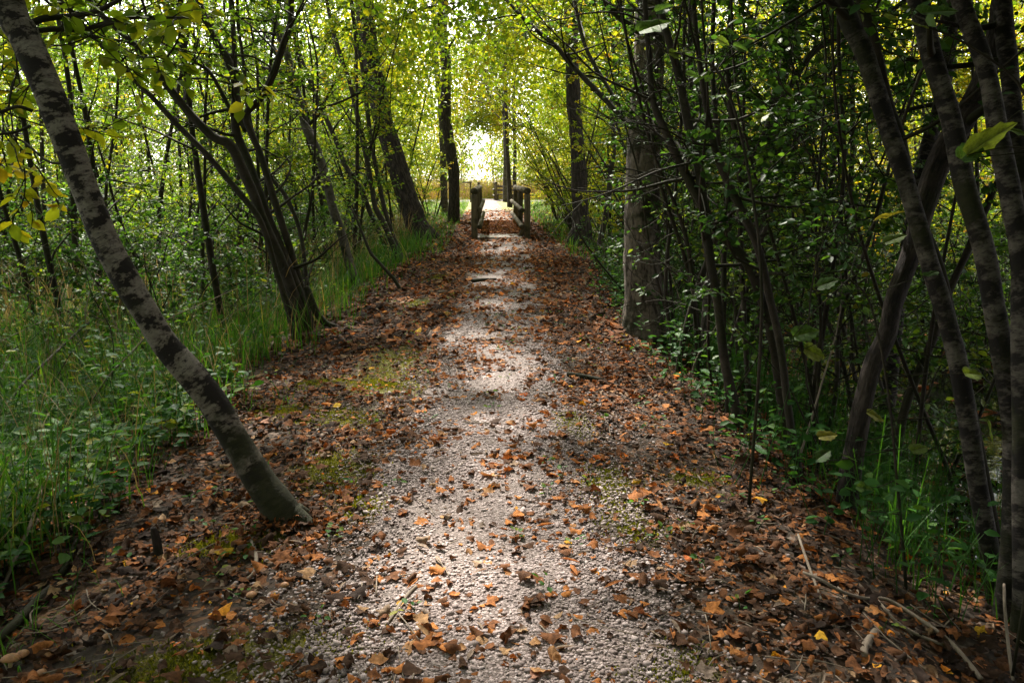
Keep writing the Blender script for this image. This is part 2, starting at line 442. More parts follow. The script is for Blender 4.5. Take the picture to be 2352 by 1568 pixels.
M_CAP = simple_mat('mushroom_cap', (.27, .125, .045), .6, 90, .45)
M_GILL = simple_mat('mushroom_stem', (.50, .38, .22), .6, 80, .2)
M_PLANK = simple_mat('grey_plank', (.27, .235, .20), .75, 9, .45, (1, 8, 8))
M_SIGN = simple_mat('sign_board', (.09, .065, .045), .7, 20, .3)
M_LABELB = simple_mat('pale_board', (.6, .58, .52), .6, 20, .1)

# ------------------------------------------------------------------ ground
def moss_mask(x, y):
    m = np.zeros(np.shape(x))
    for cx, cy, rx, ry in MOSS:
        d = ((x - cx) / rx) ** 2 + ((y - cy) / ry) ** 2
        m = np.maximum(m, np.exp(-d * 1.1))
    return m
MOSS = []
for px, py, rx, ry in [(910, 830, .30, .75), (880, 885, .28, .35), (770, 1085, .22, .28), (790, 960, .26, .22), (1315, 980, .13, .42), (1580, 1100, .16, .14), (510, 1520, .36, .16), (700, 1500, .18, .12),
                       (1390, 1120, .12, .3), (740, 880, .3, .2), (830, 1170, .12, .12), (1500, 1540, .16, .14), (640, 945, .2, .2), (1440, 1210, .14, .18), (960, 700, .2, .5), (1010, 640, .2, .7), (560, 1240, .22, .12)]:
    g, _ = ground_at(px, py); MOSS.append((g[0], g[1], rx, ry))

def grid_mesh(xs, ys, zf, name, mat, extra=None):
    X, Y = np.meshgrid(xs, ys, indexing='ij')
    Z = zf(X, Y)
    V = np.stack([X, Y, Z], -1).reshape(-1, 3)
    a, b = X.shape
    i, j = np.meshgrid(np.arange(a - 1), np.arange(b - 1), indexing='ij')
    F = np.stack([i * b + j, (i + 1) * b + j, (i + 1) * b + j + 1, i * b + j + 1], -1).reshape(-1, 4)
    mb = MB(); mb.add(V, F, extra(X, Y).ravel() if extra is not None else .5)
    return mb.mesh(name, mat)

def ground_mat():
    m, nt, N, Lk = new_mat('woodland_soil')
    pos = N.new('ShaderNodeNewGeometry').outputs['Position']
    v = N.new('ShaderNodeTexVoronoi'); v.inputs['Scale'].default_value = 34; v.inputs['Randomness'].default_value = 1
    wn = noise(N, Lk, pos, 6, 3)
    add = N.new('ShaderNodeVectorMath'); add.operation = 'MULTIPLY_ADD'
    add.inputs[1].default_value = (.12, .12, .12); Lk.new(wn.outputs['Color'], add.inputs[0]); Lk.new(pos, add.inputs[2]); Lk.new(add.outputs[0], v.inputs['Vector'])
    sep = N.new('ShaderNodeSeparateColor'); Lk.new(v.outputs['Color'], sep.inputs[0])
    frag = ramp(N, [(0, (.022, .016, .012)), (.35, (.050, .032, .022)), (.6, (.095, .052, .028)), (.85, (.15, .075, .036)), (1, (.16, .13, .11))]); Lk.new(sep.outputs[0], frag.inputs[0])
    n1 = noise(N, Lk, pos, 3.0, 6, .65)
    soil = ramp(N, [(.3, (.020, .015, .011)), (.7, (.060, .045, .032))]); Lk.new(n1.outputs[0], soil.inputs[0])
    c = mix(N, Lk, mrange(N, Lk, sep.outputs[1], .35, .5), soil.outputs[0], frag.outputs[0])
    # grassy earth off the leaf-strewn strip, short sunny turf in the clearing
    sx = N.new('ShaderNodeSeparateXYZ'); Lk.new(pos, sx.inputs[0])
    n2 = noise(N, Lk, pos, 1.6, 5, .6)
    lft = mrange(N, Lk, sx.outputs[0], -1.9, -2.7)
    c = mix(N, Lk, lft, c, mix(N, Lk, n2.outputs[0], (.020, .020, .010), (.045, .060, .018)))
    turf = mix(N, Lk, n2.outputs[0], (.10, .13, .025), (.24, .20, .06))
    c = mix(N, Lk, mrange(N, Lk, sx.outputs[1], 28, 36), c, turf)
    am = attr(N, 'v').outputs['Fac']
    n3 = noise(N, Lk, pos, 9, 5, .7)
    mm = N.new('ShaderNodeMath'); mm.operation = 'ADD'; Lk.new(am, mm.inputs[0]); Lk.new(mrange(N, Lk, n3.outputs[0], .3, .7, -.35, .35), mm.inputs[1])
    n4 = noise(N, Lk, pos, 60, 4, .7)
    c = mix(N, Lk, mrange(N, Lk, mm.outputs[0], .26, .74), c, mix(N, Lk, n4.outputs[0], (.045, .045, .010), (.16, .145, .02)))
    p = N.new('ShaderNodeBsdfPrincipled'); Lk.new(c, p.inputs['Base Color']); p.inputs['Roughness'].default_value = .9; p.inputs['Specular IOR Level'].default_value = .2
    bp = N.new('ShaderNodeBump'); bp.inputs['Strength'].default_value = .8; bp.inputs['Distance'].default_value = .012
    Lk.new(mix(N, Lk, .5, v.outputs['Distance'], n4.outputs[0]), bp.inputs['Height']); Lk.new(bp.outputs[0], p.inputs['Normal'])
    o = N.new('ShaderNodeOutputMaterial'); Lk.new(p.outputs[0], o.inputs[0]); return m

def spaced(parts):
    out = []
    for a, b, st in parts: out.append(np.arange(a, b, st))
    return np.unique(np.round(np.concatenate(out), 4))
xs = spaced([(-400, -60, 40), (-60, -12, 4), (-12, -3.4, .4), (-3.4, 3.8, .06), (3.8, 16, .4), (16, 60, 4), (60, 401, 40)])
ys = spaced([(-60, -4, 4), (-4, 1.2, .4), (1.2, 11, .06), (11, 30, .25), (30, 70, 2), (70, 120, 10), (120, 601, 40)])
kind(link('ground', grid_mesh(xs, ys, gh, 'ground', ground_mat(), moss_mask)), 'structure')

# ------------------------------------------------------------------ path
def gravel_mat():
    m, nt, N, Lk = new_mat('limestone_gravel')
    pos = N.new('ShaderNodeNewGeometry').outputs['Position']
    v = N.new('ShaderNodeTexVoronoi'); v.inputs['Scale'].default_value = 105; Lk.new(pos, v.inputs['Vector'])
    sep = N.new('ShaderNodeSeparateColor'); Lk.new(v.outputs['Color'], sep.inputs[0])
    st = ramp(N, [(0, (.065, .046, .040)), (.3, (.145, .110, .10)), (.7, (.25, .20, .187)), (1, (.38, .32, .305))]); Lk.new(sep.outputs[0], st.inputs[0])
    n1 = noise(N, Lk, pos, 2.2, 6, .65); n2 = noise(N, Lk, pos, 150, 3)
    c = mix(N, Lk, mrange(N, Lk, n1.outputs[0], .40, .66, .08, .62), st.outputs[0], (.070, .054, .042))
    c = mix(N, Lk, mrange(N, Lk, v.outputs['Distance'], .45, .75, 0, .7), c, (.06, .05, .042))
    p = N.new('ShaderNodeBsdfPrincipled'); Lk.new(c, p.inputs['Base Color']); p.inputs['Roughness'].default_value = .85; p.inputs['Specular IOR Level'].default_value = .25
    bp = N.new('ShaderNodeBump'); bp.inputs['Strength'].default_value = .9; bp.inputs['Distance'].default_value = .005; bp.invert = True
    Lk.new(v.outputs['Distance'], bp.inputs['Height']); Lk.new(bp.outputs[0], p.inputs['Normal'])
    o = N.new('ShaderNodeOutputMaterial'); Lk.new(p.outputs[0], o.inputs[0]); return m
M_GRAVEL = gravel_mat()

def half_width(y, side):
    y = np.asarray(y, float)
    w = .56 - .08 * sstep(3.0, 8, y) + .10 * wav(y, y * .3 + side, 2.3, side) + .05 * wav(y, y + side * 3, 9, side + 2) + .03 * wav(y, y, 31, side)
    return np.maximum(w, .2)
py_ = np.concatenate([np.arange(-3, 18.2, .05)])
def strip(y0, y1, name, w0=None):
    yy = np.arange(y0, y1, .05)
    k = 13
    t = np.linspace(-1, 1, k)
    l, r = half_width(yy, 1), half_width(yy, 2)
    if w0: l = r = w0 + .12 * wav(yy, yy, 2, 3)
    X = xc(yy)[:, None] + np.where(t[None] < 0, t[None] * l[:, None], t[None] * r[:, None])
    Y = np.repeat(yy[:, None], k, 1)
    Z = gh(X, Y) + .006 + .008 * (1 - t[None] ** 2)
    V = np.stack([X, Y, Z], -1).reshape(-1, 3)
    i, j = np.meshgrid(np.arange(len(yy) - 1), np.arange(k - 1), indexing='ij')
    Fq = np.stack([i * k + j, i * k + j + 1, (i + 1) * k + j + 1, (i + 1) * k + j], -1).reshape(-1, 4)
    mb = MB(); mb.add(V, Fq)
    return kind(link(name, mb.mesh(name, M_GRAVEL)), 'structure')
strip(-3, 18.6, 'path')
strip(28.2, 62, 'path', .55)
# pale cross track at the far end, in the open
mb = MB(); xx = np.linspace(-14, 16, 61); yy = np.linspace(52, 56.5, 7)
X, Y = np.meshgrid(xx, yy, indexing='ij'); Z = gh(X, Y) + .02
i, j = np.meshgrid(np.arange(60), np.arange(6), indexing='ij')
mb.add(np.stack([X, Y, Z], -1).reshape(-1, 3), np.stack([i * 7 + j, (i + 1) * 7 + j, (i + 1) * 7 + j + 1, i * 7 + j + 1], -1).reshape(-1, 4))
kind(link('road', mb.mesh('road', M_GRAVEL)), 'structure')

# loose stones lying on the path
ico_v = []
ph = (1 + 5 ** .5) / 2
for a in (-1, 1):
    for b in (-ph, ph): ico_v += [(0, a, b), (a, b, 0), (b, 0, a)]
ico_v = norm(np.array(ico_v, float))
from itertools import combinations
dist = lambda a, b: np.linalg.norm(ico_v[a] - ico_v[b])
ico_f = []
for a, b, c in combinations(range(12), 3):
    if max(dist(a, b), dist(b, c), dist(a, c)) < 1.1:
        if np.dot(np.cross(ico_v[b] - ico_v[a], ico_v[c] - ico_v[a]), ico_v[a]) < 0: b, c = c, b
        ico_f.append((a, b, c))
ico_f = np.array(ico_f)

def stone_mat():
    m, nt, N, Lk = new_mat('gravel_stone')
    a = attr(N, 'v'); r = ramp(N, [(0, (.07, .046, .040)), (.3, (.175, .130, .118)), (.65, (.325, .262, .248)), (.9, (.45, .385, .372)), (1, (.60, .54, .53))]); Lk.new(a.outputs['Fac'], r.inputs[0])
    pos = N.new('ShaderNodeNewGeometry').outputs['Position']
    n = noise(N, Lk, pos, 180, 3); c = mix(N, Lk, .35, r.outputs[0], mix(N, Lk, n.outputs[0], (.09, .064, .056), (.37, .30, .285)))
    p = N.new('ShaderNodeBsdfPrincipled'); Lk.new(c, p.inputs['Base Color']); p.inputs['Roughness'].default_value = .8
    o = N.new('ShaderNodeOutputMaterial'); Lk.new(p.outputs[0], o.inputs[0]); return m

def rand_rot(n, tilt):
    """heading and normal for things lying about"""
    h = rng.uniform(0, 2 * np.pi, n)
    y = np.stack([np.cos(h), np.sin(h), np.zeros(n)], -1) + rng.normal(0, tilt, (n, 3)) * np.array([0, 0, 1])
    z = np.array([0, 0, 1.0]) + rng.normal(0, tilt, (n, 3))
    return y, z
mb = MB()
def stones(n, y0, y1, s0, s1, spread=1.0):
    y = y0 + (y1 - y0) * rng.random(n) ** 1.25
    e = rng.normal(0, .52, n); e = np.where(np.abs(e) > 1.5, rng.uniform(-1, 1, n), e)
    x = xc(y) + e * .62 * spread * 1.25
    cl = wav(x, y, 3.0, 5) + .5 * wav(x, y, 9, 6)
    k = rng.random(n) < np.clip(.66 + .60 * cl, .12, 1); x, y = x[k], y[k]; n = len(x)
    s = np.exp(rng.normal(0, .38, n)) * s0; s = np.minimum(s, s1)
    hd, nz = rand_rot(n, .35)
    nt_ = 6; part = rng.integers(0, nt_, n)
    for t in range(nt_):
        q = part == t
        TV = ico_v * rng.uniform(.62, 1.3, (12, 1)) * np.array([1, rng.uniform(1.0, 1.5), rng.uniform(.45, .75)])
        P = np.stack([x[q], y[q], gh(x[q], y[q]) + .012 + s[q] * rng.uniform(-.15, .35, q.sum())], -1)
        put(mb, (TV, ico_f), P, hd[q], nz[q], s[q], np.clip(rng.beta(2.2, 2.4, q.sum()), 0, 1))
stones(46000, 2.0, 5.0, .0046, .015)
stones(20000, 4.2, 9.5, .0060, .014)
kind(link('gravel', mb.mesh('gravel', stone_mat(), smooth=False)), 'stuff')

# ------------------------------------------------------------------ dead leaves on the ground
def curled(seed):
    r_ = np.random.default_rng(seed)
    K = 13
    th = np.linspace(-np.pi, np.pi, K, endpoint=False)
    prof = .5 * (1 + .30 * np.cos(5 * th)) * r_.uniform(.85, 1.15, K) * np.where(np.abs(th) > 2.6, .6, 1)
    if seed % 3 == 0: prof = .48 * (1 - .25 * np.abs(np.sin(th))) * r_.uniform(.9, 1.1, K)
    ring = np.stack([np.sin(th) * prof, np.cos(th) * prof], -1)
    P = np.vstack([[0, 0], ring * .55, ring])
    z = r_.normal(0, .02, len(P))
    ax = r_.uniform(0, np.pi); kk = (r_.uniform(1.6, 5.5) if seed % 2 else r_.uniform(.4, 1.6)) * r_.choice([-1, 1], p=[.35, .65])
    c, s = math.cos(ax), math.sin(ax)
    a, b = P[:, 0] * c + P[:, 1] * s, -P[:, 0] * s + P[:, 1] * c
    a2, z2 = np.sin(a * kk) / kk, (1 - np.cos(a * kk)) / kk
    k3 = r_.uniform(-1.6, 1.6) + 1e-3
    b2, z3 = np.sin(b * k3) / k3, (1 - np.cos(b * k3)) / k3
    z = z + z2 + z3 + .05 * np.sin(7 * a + 5 * b)
    V = np.stack([a2, b2, z - z.min()], -1)
    e = np.arange(K); n_ = (e + 1) % K
    f3 = np.stack([np.zeros(K, int), 1 + n_, 1 + e], -1)
    f4 = np.stack([1 + e, 1 + n_, 1 + K + n_, 1 + K + e], -1)
    return V, [f4, f3]
CURLED = [curled(s) for s in range(22)]
def curled_lo(seed):
    r_ = np.random.default_rng(100 + seed)
    k = r_.uniform(1.5, 4.5)
    V = np.array([(0, -.5, 0), (-.36, -.12, 0), (-.26, .25, 0), (0, .5, 0), (.26, .25, 0), (.36, -.12, 0)]) * r_.uniform(.8, 1.2, (6, 1))
    V[:, 2] = (1 - np.cos(V[:, 0] * k)) / k * r_.choice([-1, 1]) + r_.uniform(-.5, .5) * V[:, 1] ** 2 + r_.normal(0, .04, 6)
    V[:, 2] -= V[:, 2].min()
    return V, np.array([(0, 1, 2, 3), (0, 3, 4, 5)])
CURLED_LO = [curled_lo(s) for s in range(14)]

def litter_density(x, y):
    u = x - xc(y); au = np.abs(u)
    clump = wav(x, y, 2.6, 7) + .7 * wav(x, y, 7.5, 8)
    pathd = np.clip(.26 - .03 * sstep(3, 6.5, y) + .06 * sstep(14, 18, y) + .34 * clump, .03, .9)
    side = np.clip(.68 + .36 * clump - .35 * sstep(3.6, 2.6, y) * sstep(.2, .8, wav(x, y, 2.0, 31)), .15, 1)
    d = pathd + (side - pathd) * sstep(.34, .91 - .2 * sstep(3, 7, y), au + .12 * wav(x, y, 3.3, 9) + .06 * wav(x, y, 11, 4))
    d = d * (1 - .85 * sstep(1.45, 3.3, -u + .3 * wav(x, y, 2.2, 17))) * (1 - .55 * sstep(2.4, 3.2, u))
    d = d * (1 - .70 * sstep(.3, .8, moss_mask(x, y)))
    return d * (1 - .9 * sstep(30, 40, y))

def scatter_litter(mb, n, x0, x1, y0, y1, s0, tm, tilt, zoff=.0):
    y = rng.uniform(y0, y1, n); x = xc(y) + rng.uniform(x0, x1, n)
    k = rng.random(n) < litter_density(x, y); x, y = x[k], y[k]; n = len(x)
    s = s0 * np.exp(rng.normal(0, .42, n)); s = np.minimum(s, s0 * 2.1)
    hd, nz = rand_rot(n, tilt)
    u = x - xc(y)
    base = rng.beta(1.25, 1.75, n) * .86
    base = np.where(rng.random(n) < .07, rng.uniform(.87, .955, n), base)
    base = np.where(rng.random(n) < .012, rng.uniform(.965, 1, n), base)
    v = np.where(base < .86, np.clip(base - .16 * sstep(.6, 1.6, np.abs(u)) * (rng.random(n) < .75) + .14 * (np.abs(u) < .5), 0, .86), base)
    part = rng.integers(0, len(tm), n)
    for t in range(len(tm)):
        q = part == t
        P = np.stack([x[q], y[q], np.maximum(gh(x[q], y[q]), WATER_Z) + .008 + zoff * rng.random(q.sum())], -1)
        put(mb, tm[t], P, hd[q], nz[q], s[q], v[q])
mb = MB()
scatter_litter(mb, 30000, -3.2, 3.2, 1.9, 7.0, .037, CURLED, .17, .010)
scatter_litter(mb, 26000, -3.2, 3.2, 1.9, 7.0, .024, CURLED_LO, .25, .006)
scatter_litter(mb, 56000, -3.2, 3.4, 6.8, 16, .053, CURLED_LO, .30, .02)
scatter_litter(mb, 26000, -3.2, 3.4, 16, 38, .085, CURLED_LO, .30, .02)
scatter_litter(mb, 9000, 3.0, 13, 3, 16, .09, CURLED_LO, .25, .004)
g, _ = ground_at(655, 1203)
n = 420; az = rng.uniform(0, 6.28, n); rr_ = .07 + .26 * rng.random(n) ** 1.6; x, y = g[0] + np.cos(az) * rr_, g[1] + np.sin(az) * rr_; hd, nz = rand_rot(n, .35); part = rng.integers(0, 22, n)
for t in range(22):
    q = part == t
    put(mb, CURLED[t], np.stack([x[q], y[q], gh(x[q], y[q]) + .055 * np.exp(-(rr_[q] / .13) ** 2) + .01], -1), hd[q], nz[q], .034 * rng.uniform(.6, 1.5, q.sum()), rng.beta(1.3, 2, q.sum()) * .8)
# slim silvery willow leaves and broken bits of twig among them
n = 420; y = 2.0 + rng.random(n) ** 1.4 * 9; x = xc(y) + rng.uniform(-1.9, 1.9, n); hd, nz = rand_rot(n, .2)
put(mb, T_NARROW, np.stack([x, y, gh(x, y) + .022], -1), hd, nz, rng.uniform(.05, .09, n), np.where(rng.random(n) < .6, .93, rng.uniform(.5, .9, n)), 0, np.full(n, 1.1))
for k in range(700):
    yb = 2.0 + rng.random() ** 1.4 * 9; xb = float(xc(yb)) + rng.choice([-1, 1]) * rng.uniform(.15, 2.4); az = rng.uniform(0, 6.28); L = rng.uniform(.04, .22)
    q = [np.array([xb + math.cos(az) * L * t + rng.normal(0, .006), yb + math.sin(az) * L * t + rng.normal(0, .006), 0, rng.uniform(.0012, .0032)]) for t in (0, .5, 1)]
    for c_ in q: c_[2] = float(gh(c_[0], c_[1])) + .018 + rng.random() * .012
    tube(mb, np.array(q), 4, 2, mi=1)
kind(link('leaf_litter', mb.mesh('leaf_litter', [M_LITTER, M_STICK])), 'stuff')

# moss cushions
mb = MB()
n = 60000
ci = rng.integers(0, len(MOSS), n); MO = np.array(MOSS)
x = MO[ci, 0] + rng.normal(0, .55, n) * MO[ci, 2]; y = MO[ci, 1] + rng.normal(0, .55, n) * MO[ci, 3]
k = rng.random(n) < np.clip(.55 + .7 * wav(x, y, 6, 3), .05, 1); x, y = x[k], y[k]; n = len(x)
yd = np.array([0, 0, 1.0]) + rng.normal(0, .7, (n, 3)); yd[:, 2] = np.abs(yd[:, 2]) + .2
put(mb, T_NARROW, np.stack([x, y, gh(x, y) + .002], -1), yd, rng.normal(0, 1, (n, 3)), rng.uniform(.008, .020, n), np.clip(rng.random(n) * .85 + .2 * wav(x, y, 4, 1), 0, 1), 0, np.full(n, 2.0))
kind(link('moss', mb.mesh('moss', M_MOSS)), 'stuff')

# ------------------------------------------------------------------ water
m, nt, N, Lk = new_mat('still_dark_water')
p = N.new('ShaderNodeBsdfPrincipled'); p.inputs['Base Color'].default_value = (.012, .014, .010, 1); p.inputs['Roughness'].default_value = .04; p.inputs['IOR'].default_value = 1.33
pos = N.new('ShaderNodeNewGeometry').outputs['Position']; nn = noise(N, Lk, pos, 5, 3); bp = N.new('ShaderNodeBump'); bp.inputs['Strength'].default_value = .12; bp.inputs['Distance'].default_value = .02
Lk.new(nn.outputs[0], bp.inputs['Height']); Lk.new(bp.outputs[0], p.inputs['Normal'])
o = N.new('ShaderNodeOutputMaterial'); Lk.new(p.outputs[0], o.inputs[0])
mb = MB(); mb.add([(2.1, -6, WATER_Z), (15, -6, WATER_Z), (15, 17, WATER_Z), (2.1, 17, WATER_Z)], np.array([(0, 1, 2, 3)]))
kind(link('water', mb.mesh('water', m)), 'structure')

# ------------------------------------------------------------------ grass and herbs
def blades(mb, x, y, h, w, lean, v, z0=None):
    n = len(x)
    z = gh(x, y) if z0 is None else z0
    hd = rng.uniform(0, 2 * np.pi, n); d = np.stack([np.cos(hd), np.sin(hd)], -1); sd = np.stack([-d[:, 1], d[:, 0]], -1)
    ts = np.array([0, .35, .7, 1.0]); V = []
    for t in ts:
        off = lean * h * t ** 2
        zz = h * t * np.sqrt(np.maximum(1 - (lean * t) ** 2 * .55, .2))
        c = np.stack([x + d[:, 0] * off, y + d[:, 1] * off, z - .01 + zz], -1)
        if t < 1:
            ww = w * (1 - .35 * t)
            V.append(c + np.column_stack([sd * ww[:, None], np.zeros(n)])); V.append(c - np.column_stack([sd * ww[:, None], np.zeros(n)]))
        else: V.append(c)
    V = np.stack(V, 1)
    o = (np.arange(n) * 7)[:, None, None]
    f4 = np.array([(0, 1, 3, 2), (2, 3, 5, 4)]); f3 = np.array([(4, 5, 6)])
    mb.add(V.reshape(-1, 3), [(f4[None] + o).reshape(-1, 4), (f3[None] + o).reshape(-1, 3)], np.repeat(v, 7))

def left_field(n, u0, u1, y0, y1, edge=.5):
    y = y0 + (y1 - y0) * rng.random(n) ** 1.3; u = rng.uniform(u0, u1, n)
    x = xc(y) - u
    c = wav(x, y, 1.7, 11) + .6 * wav(x, y, 5, 12)
    k = rng.random(n) < np.clip(.62 + .5 * c, .1, 1) * sstep(u0, u0 + edge, u + .25 * wav(x, y, 3, 2))
    return x[k], y[k], c[k]
mb = MB()
x, y, c = left_field(60000, 1.5, 9.5, 2.2, 19, 1.1); n = len(x)
blades(mb, x, y, rng.uniform(.18, .62, n) * (1 + .25 * c), rng.uniform(.0016, .0042, n) * (1 + y * .05), rng.uniform(.15, .95, n), np.clip(rng.beta(1.5, 2.2, n) + .1 * c, 0, 1))
# sparse tufts among the leaves
x = rng.uniform(-1.9, -1.0, 2400); y = 2.2 + rng.random(2400) ** 1.6 * 13; x += xc(y)
k = rng.random(2400) < sstep(.25, .8, wav(x, y, 4.1, 21)); x, y = x[k], y[k]; n = len(x)
blades(mb, x, y, rng.uniform(.05, .20, n), rng.uniform(.0012, .003, n), rng.uniform(.3, 1, n), rng.random(n) * .8)
# right bank
y = 2.6 + rng.random(9000) * 13; x = xc(y) + rng.uniform(1.7, 3.6, 9000); k = rng.random(9000) < np.clip(.4 + .6 * wav(x, y, 2.2, 5), 0, 1); x, y = x[k], y[k]; n = len(x)
blades(mb, x, y, rng.uniform(.15, .5, n), rng.uniform(.0015, .004, n), rng.uniform(.3, 1, n), rng.random(n) * .45)
# around the far trunks and beyond the bridge
y = rng.uniform(15, 50, 16000); x = xc(y) + rng.choice([-1, 1], 16000) * rng.uniform(1.25, 6, 16000); n = len(x)
blades(mb, x, y, rng.uniform(.08, .45, n), rng.uniform(.004, .009, n), rng.uniform(.3, 1, n), np.clip(rng.random(n) * .9, 0, 1))
kind(link('grass', mb.mesh('grass', M_GRASS)), 'stuff')

mb = MB()                                                     # soft feathery horsetail
def horsetail(x, y, h):
    for a, b, hh in zip(x, y, h):
        z = float(gh(a, b)); lx, ly = rng.normal(0, .12, 2) * hh
        k = 9
        V = np.array([(a + lx * t, b + ly * t, z + hh * t) for t in (0, .5, 1)])
        ring = np.concatenate([V + (.0022, 0, 0), V - (.0022, 0, 0)])
        mb.add(ring, np.array([(0, 3, 4, 1), (1, 4, 5, 2)]), .25)
        ts = np.linspace(.25, .97, k); pos, yd = [], []
        for t in ts:
            az = rng.uniform(0, 6.28) + np.arange(9) * .698
            pos += [(a + lx * t, b + ly * t, z + hh * t)] * 9
            yd += [(math.cos(q), math.sin(q), rng.uniform(.25, .7)) for q in az]
        m_ = len(pos); tt = np.repeat(ts, 9)
        put(mb, (np.array([(0, 0, 0), (-.010, .4, 0), (0, 1, -.12), (.010, .4, 0)], float), np.array([(0, 1, 2, 3)])), np.array(pos), np.array(yd), np.repeat([[0, 0, 1.0]], m_, 0), np.repeat(.17 * hh * 1.4 * (1.1 - ts * .75), 9), np.clip(rng.random(m_) * .5, 0, 1))
x, y, c = left_field(900, 2.1, 7.5, 2.6, 13, .8); horsetail(x, y, rng.uniform(.35, .75, len(x)))
y = rng.uniform(3.0, 8.0, 420); x = xc(y) + rng.uniform(1.75, 3.3, 420); horsetail(x, y, rng.uniform(.25, .65, 420))
kind(link('horsetail', mb.mesh('horsetail', M_GRASS)), 'stuff')

mb = MB()                                                     # dry stalks behind the green
y = rng.uniform(7.5, 26, 17000); x = xc(y) - rng.uniform(2.2, 12, 17000); k = rng.random(17000) < np.clip(.32 + .75 * wav(x, y, .9, 15), .03, 1); x, y = x[k], y[k]; n = len(x)
blades(mb, x, y, rng.uniform(.35, 1.25, n), rng.uniform(.002, .0045, n) * (1 + y * .03), rng.uniform(.1, .8, n), rng.random(n))
x, y, c = left_field(3000, 1.6, 6, 2.6, 10); n = len(x)
blades(mb, x, y, rng.uniform(.3, .8, n), rng.uniform(.0015, .003, n), rng.uniform(.2, .9, n), rng.random(n) * .7)
o = kind(link('dry_grass', mb.mesh('dry_grass', M_STRAW)), 'stuff'); o.color = (.8, .8, .7, 1)

def herbs(mb, x, y, h, nl, size, tmpl=T_SIMPLE, vv=(0, 1)):
    for a, b, hh in zip(x, y, h):
        z = float(gh(a, b)); top = np.array([a + rng.normal(0, .25) * hh, b + rng.normal(0, .25) * hh, z + hh]); bot = np.array([a, b, z])
        tube(mb, np.column_stack([np.array([bot, (bot + top) / 2 + rng.normal(0, .02, 3), top]), [.0028, .0022, .0015]]), 3, 1, v=.3, cap=False)
        k = nl; t = rng.uniform(.35, 1, k); az = rng.uniform(0, 6.28, k)
        P = bot + (top - bot) * t[:, None]
        st = np.stack([np.cos(az), np.sin(az), rng.uniform(-.1, .5, k)], -1)
        P = P + st * .03 * rng.uniform(.3, 1.6, k)[:, None]
        put(mb, tmpl, P, st, np.array([0, 0, 1.0]) + rng.normal(0, .35, (k, 3)), size * rng.uniform(.6, 1.25, k), vv[0] + (vv[1] - vv[0]) * rng.random(k))
mb = MB()
x, y, c = left_field(2100, 1.6, 4.8, 2.5, 5.8, .5); herbs(mb, x, y, rng.uniform(.10, .42, len(x)), 9, .066)
x, y, c = left_field(1100, 2.0, 9, 5.0, 16, .4); herbs(mb, x, y, rng.uniform(.2, .75, len(x)), 12, .07)
y = rng.uniform(2.6, 12, 900); x = xc(y) + 1.25 + rng.random(900) ** .9 * 2.6 + .3 * wav(y, y, 1.4, 3); herbs(mb, x, y, rng.uniform(.10, .55, 900), 8, .058, vv=(0, .75))
y = 2.4 + rng.random(150) ** 1.5 * 12; x = xc(y) + rng.uniform(-1.8, 1.7, 150); herbs(mb, x, y, rng.uniform(.03, .08, 150), 5, .030, vv=(.3, 1))
y = rng.uniform(12, 17, 420); x = rng.uniform(2.2, 14, 420); herbs(mb, x, y, rng.uniform(.3, .9, 420), 12, .08, vv=(.3, 1))
kind(link('undergrowth', mb.mesh('undergrowth', M_HERB)), 'stuff')

# ------------------------------------------------------------------ traced trees (stems followed on the photo, each at its own distance)
def trace(pts, d0, d1=None, ext=None, r0=None):
    """pts: (px, py, radius px) from the base up; depth runs from d0 to d1"""
    pts = np.array(pts, float); d1 = d0 if d1 is None else d1
    s = np.concatenate([[0], np.cumsum(np.hypot(*np.diff(pts[:, :2], axis=0).T))]); s /= s[-1]
    out = []
    for (px, py, r), t in zip(pts, s):
        d = d0 + (d1 - d0) * t
        out.append([*at(px, py, d), r * d / F_PX])
    out = np.array(out)
    if ext:                                   # carry on above the frame
        L, k = ext
        t = norm(out[-1, :3] - out[-3, :3])
        for i in range(1, k + 1):
            t = norm(t + rng.normal(0, .07, 3) + np.array([0, 0, .10]))
            q = out[-1, :3] + t * L / k
            out = np.vstack([out, [*q, max(out[-1, 3] * .82, .006)]])
    return out

def sink(P4, dz=.12):                         # root the first point in the ground
    P4 = P4.copy(); b = P4[0, :3]
    z = float(gh(b[0], b[1])); t = norm(P4[0, :3] - P4[1, :3])
    return np.vstack([[*(np.array([b[0], b[1], min(b[2], z)]) + t * dz * .3 + np.array([0, 0, -dz])), P4[0, 3] * 1.12], P4])

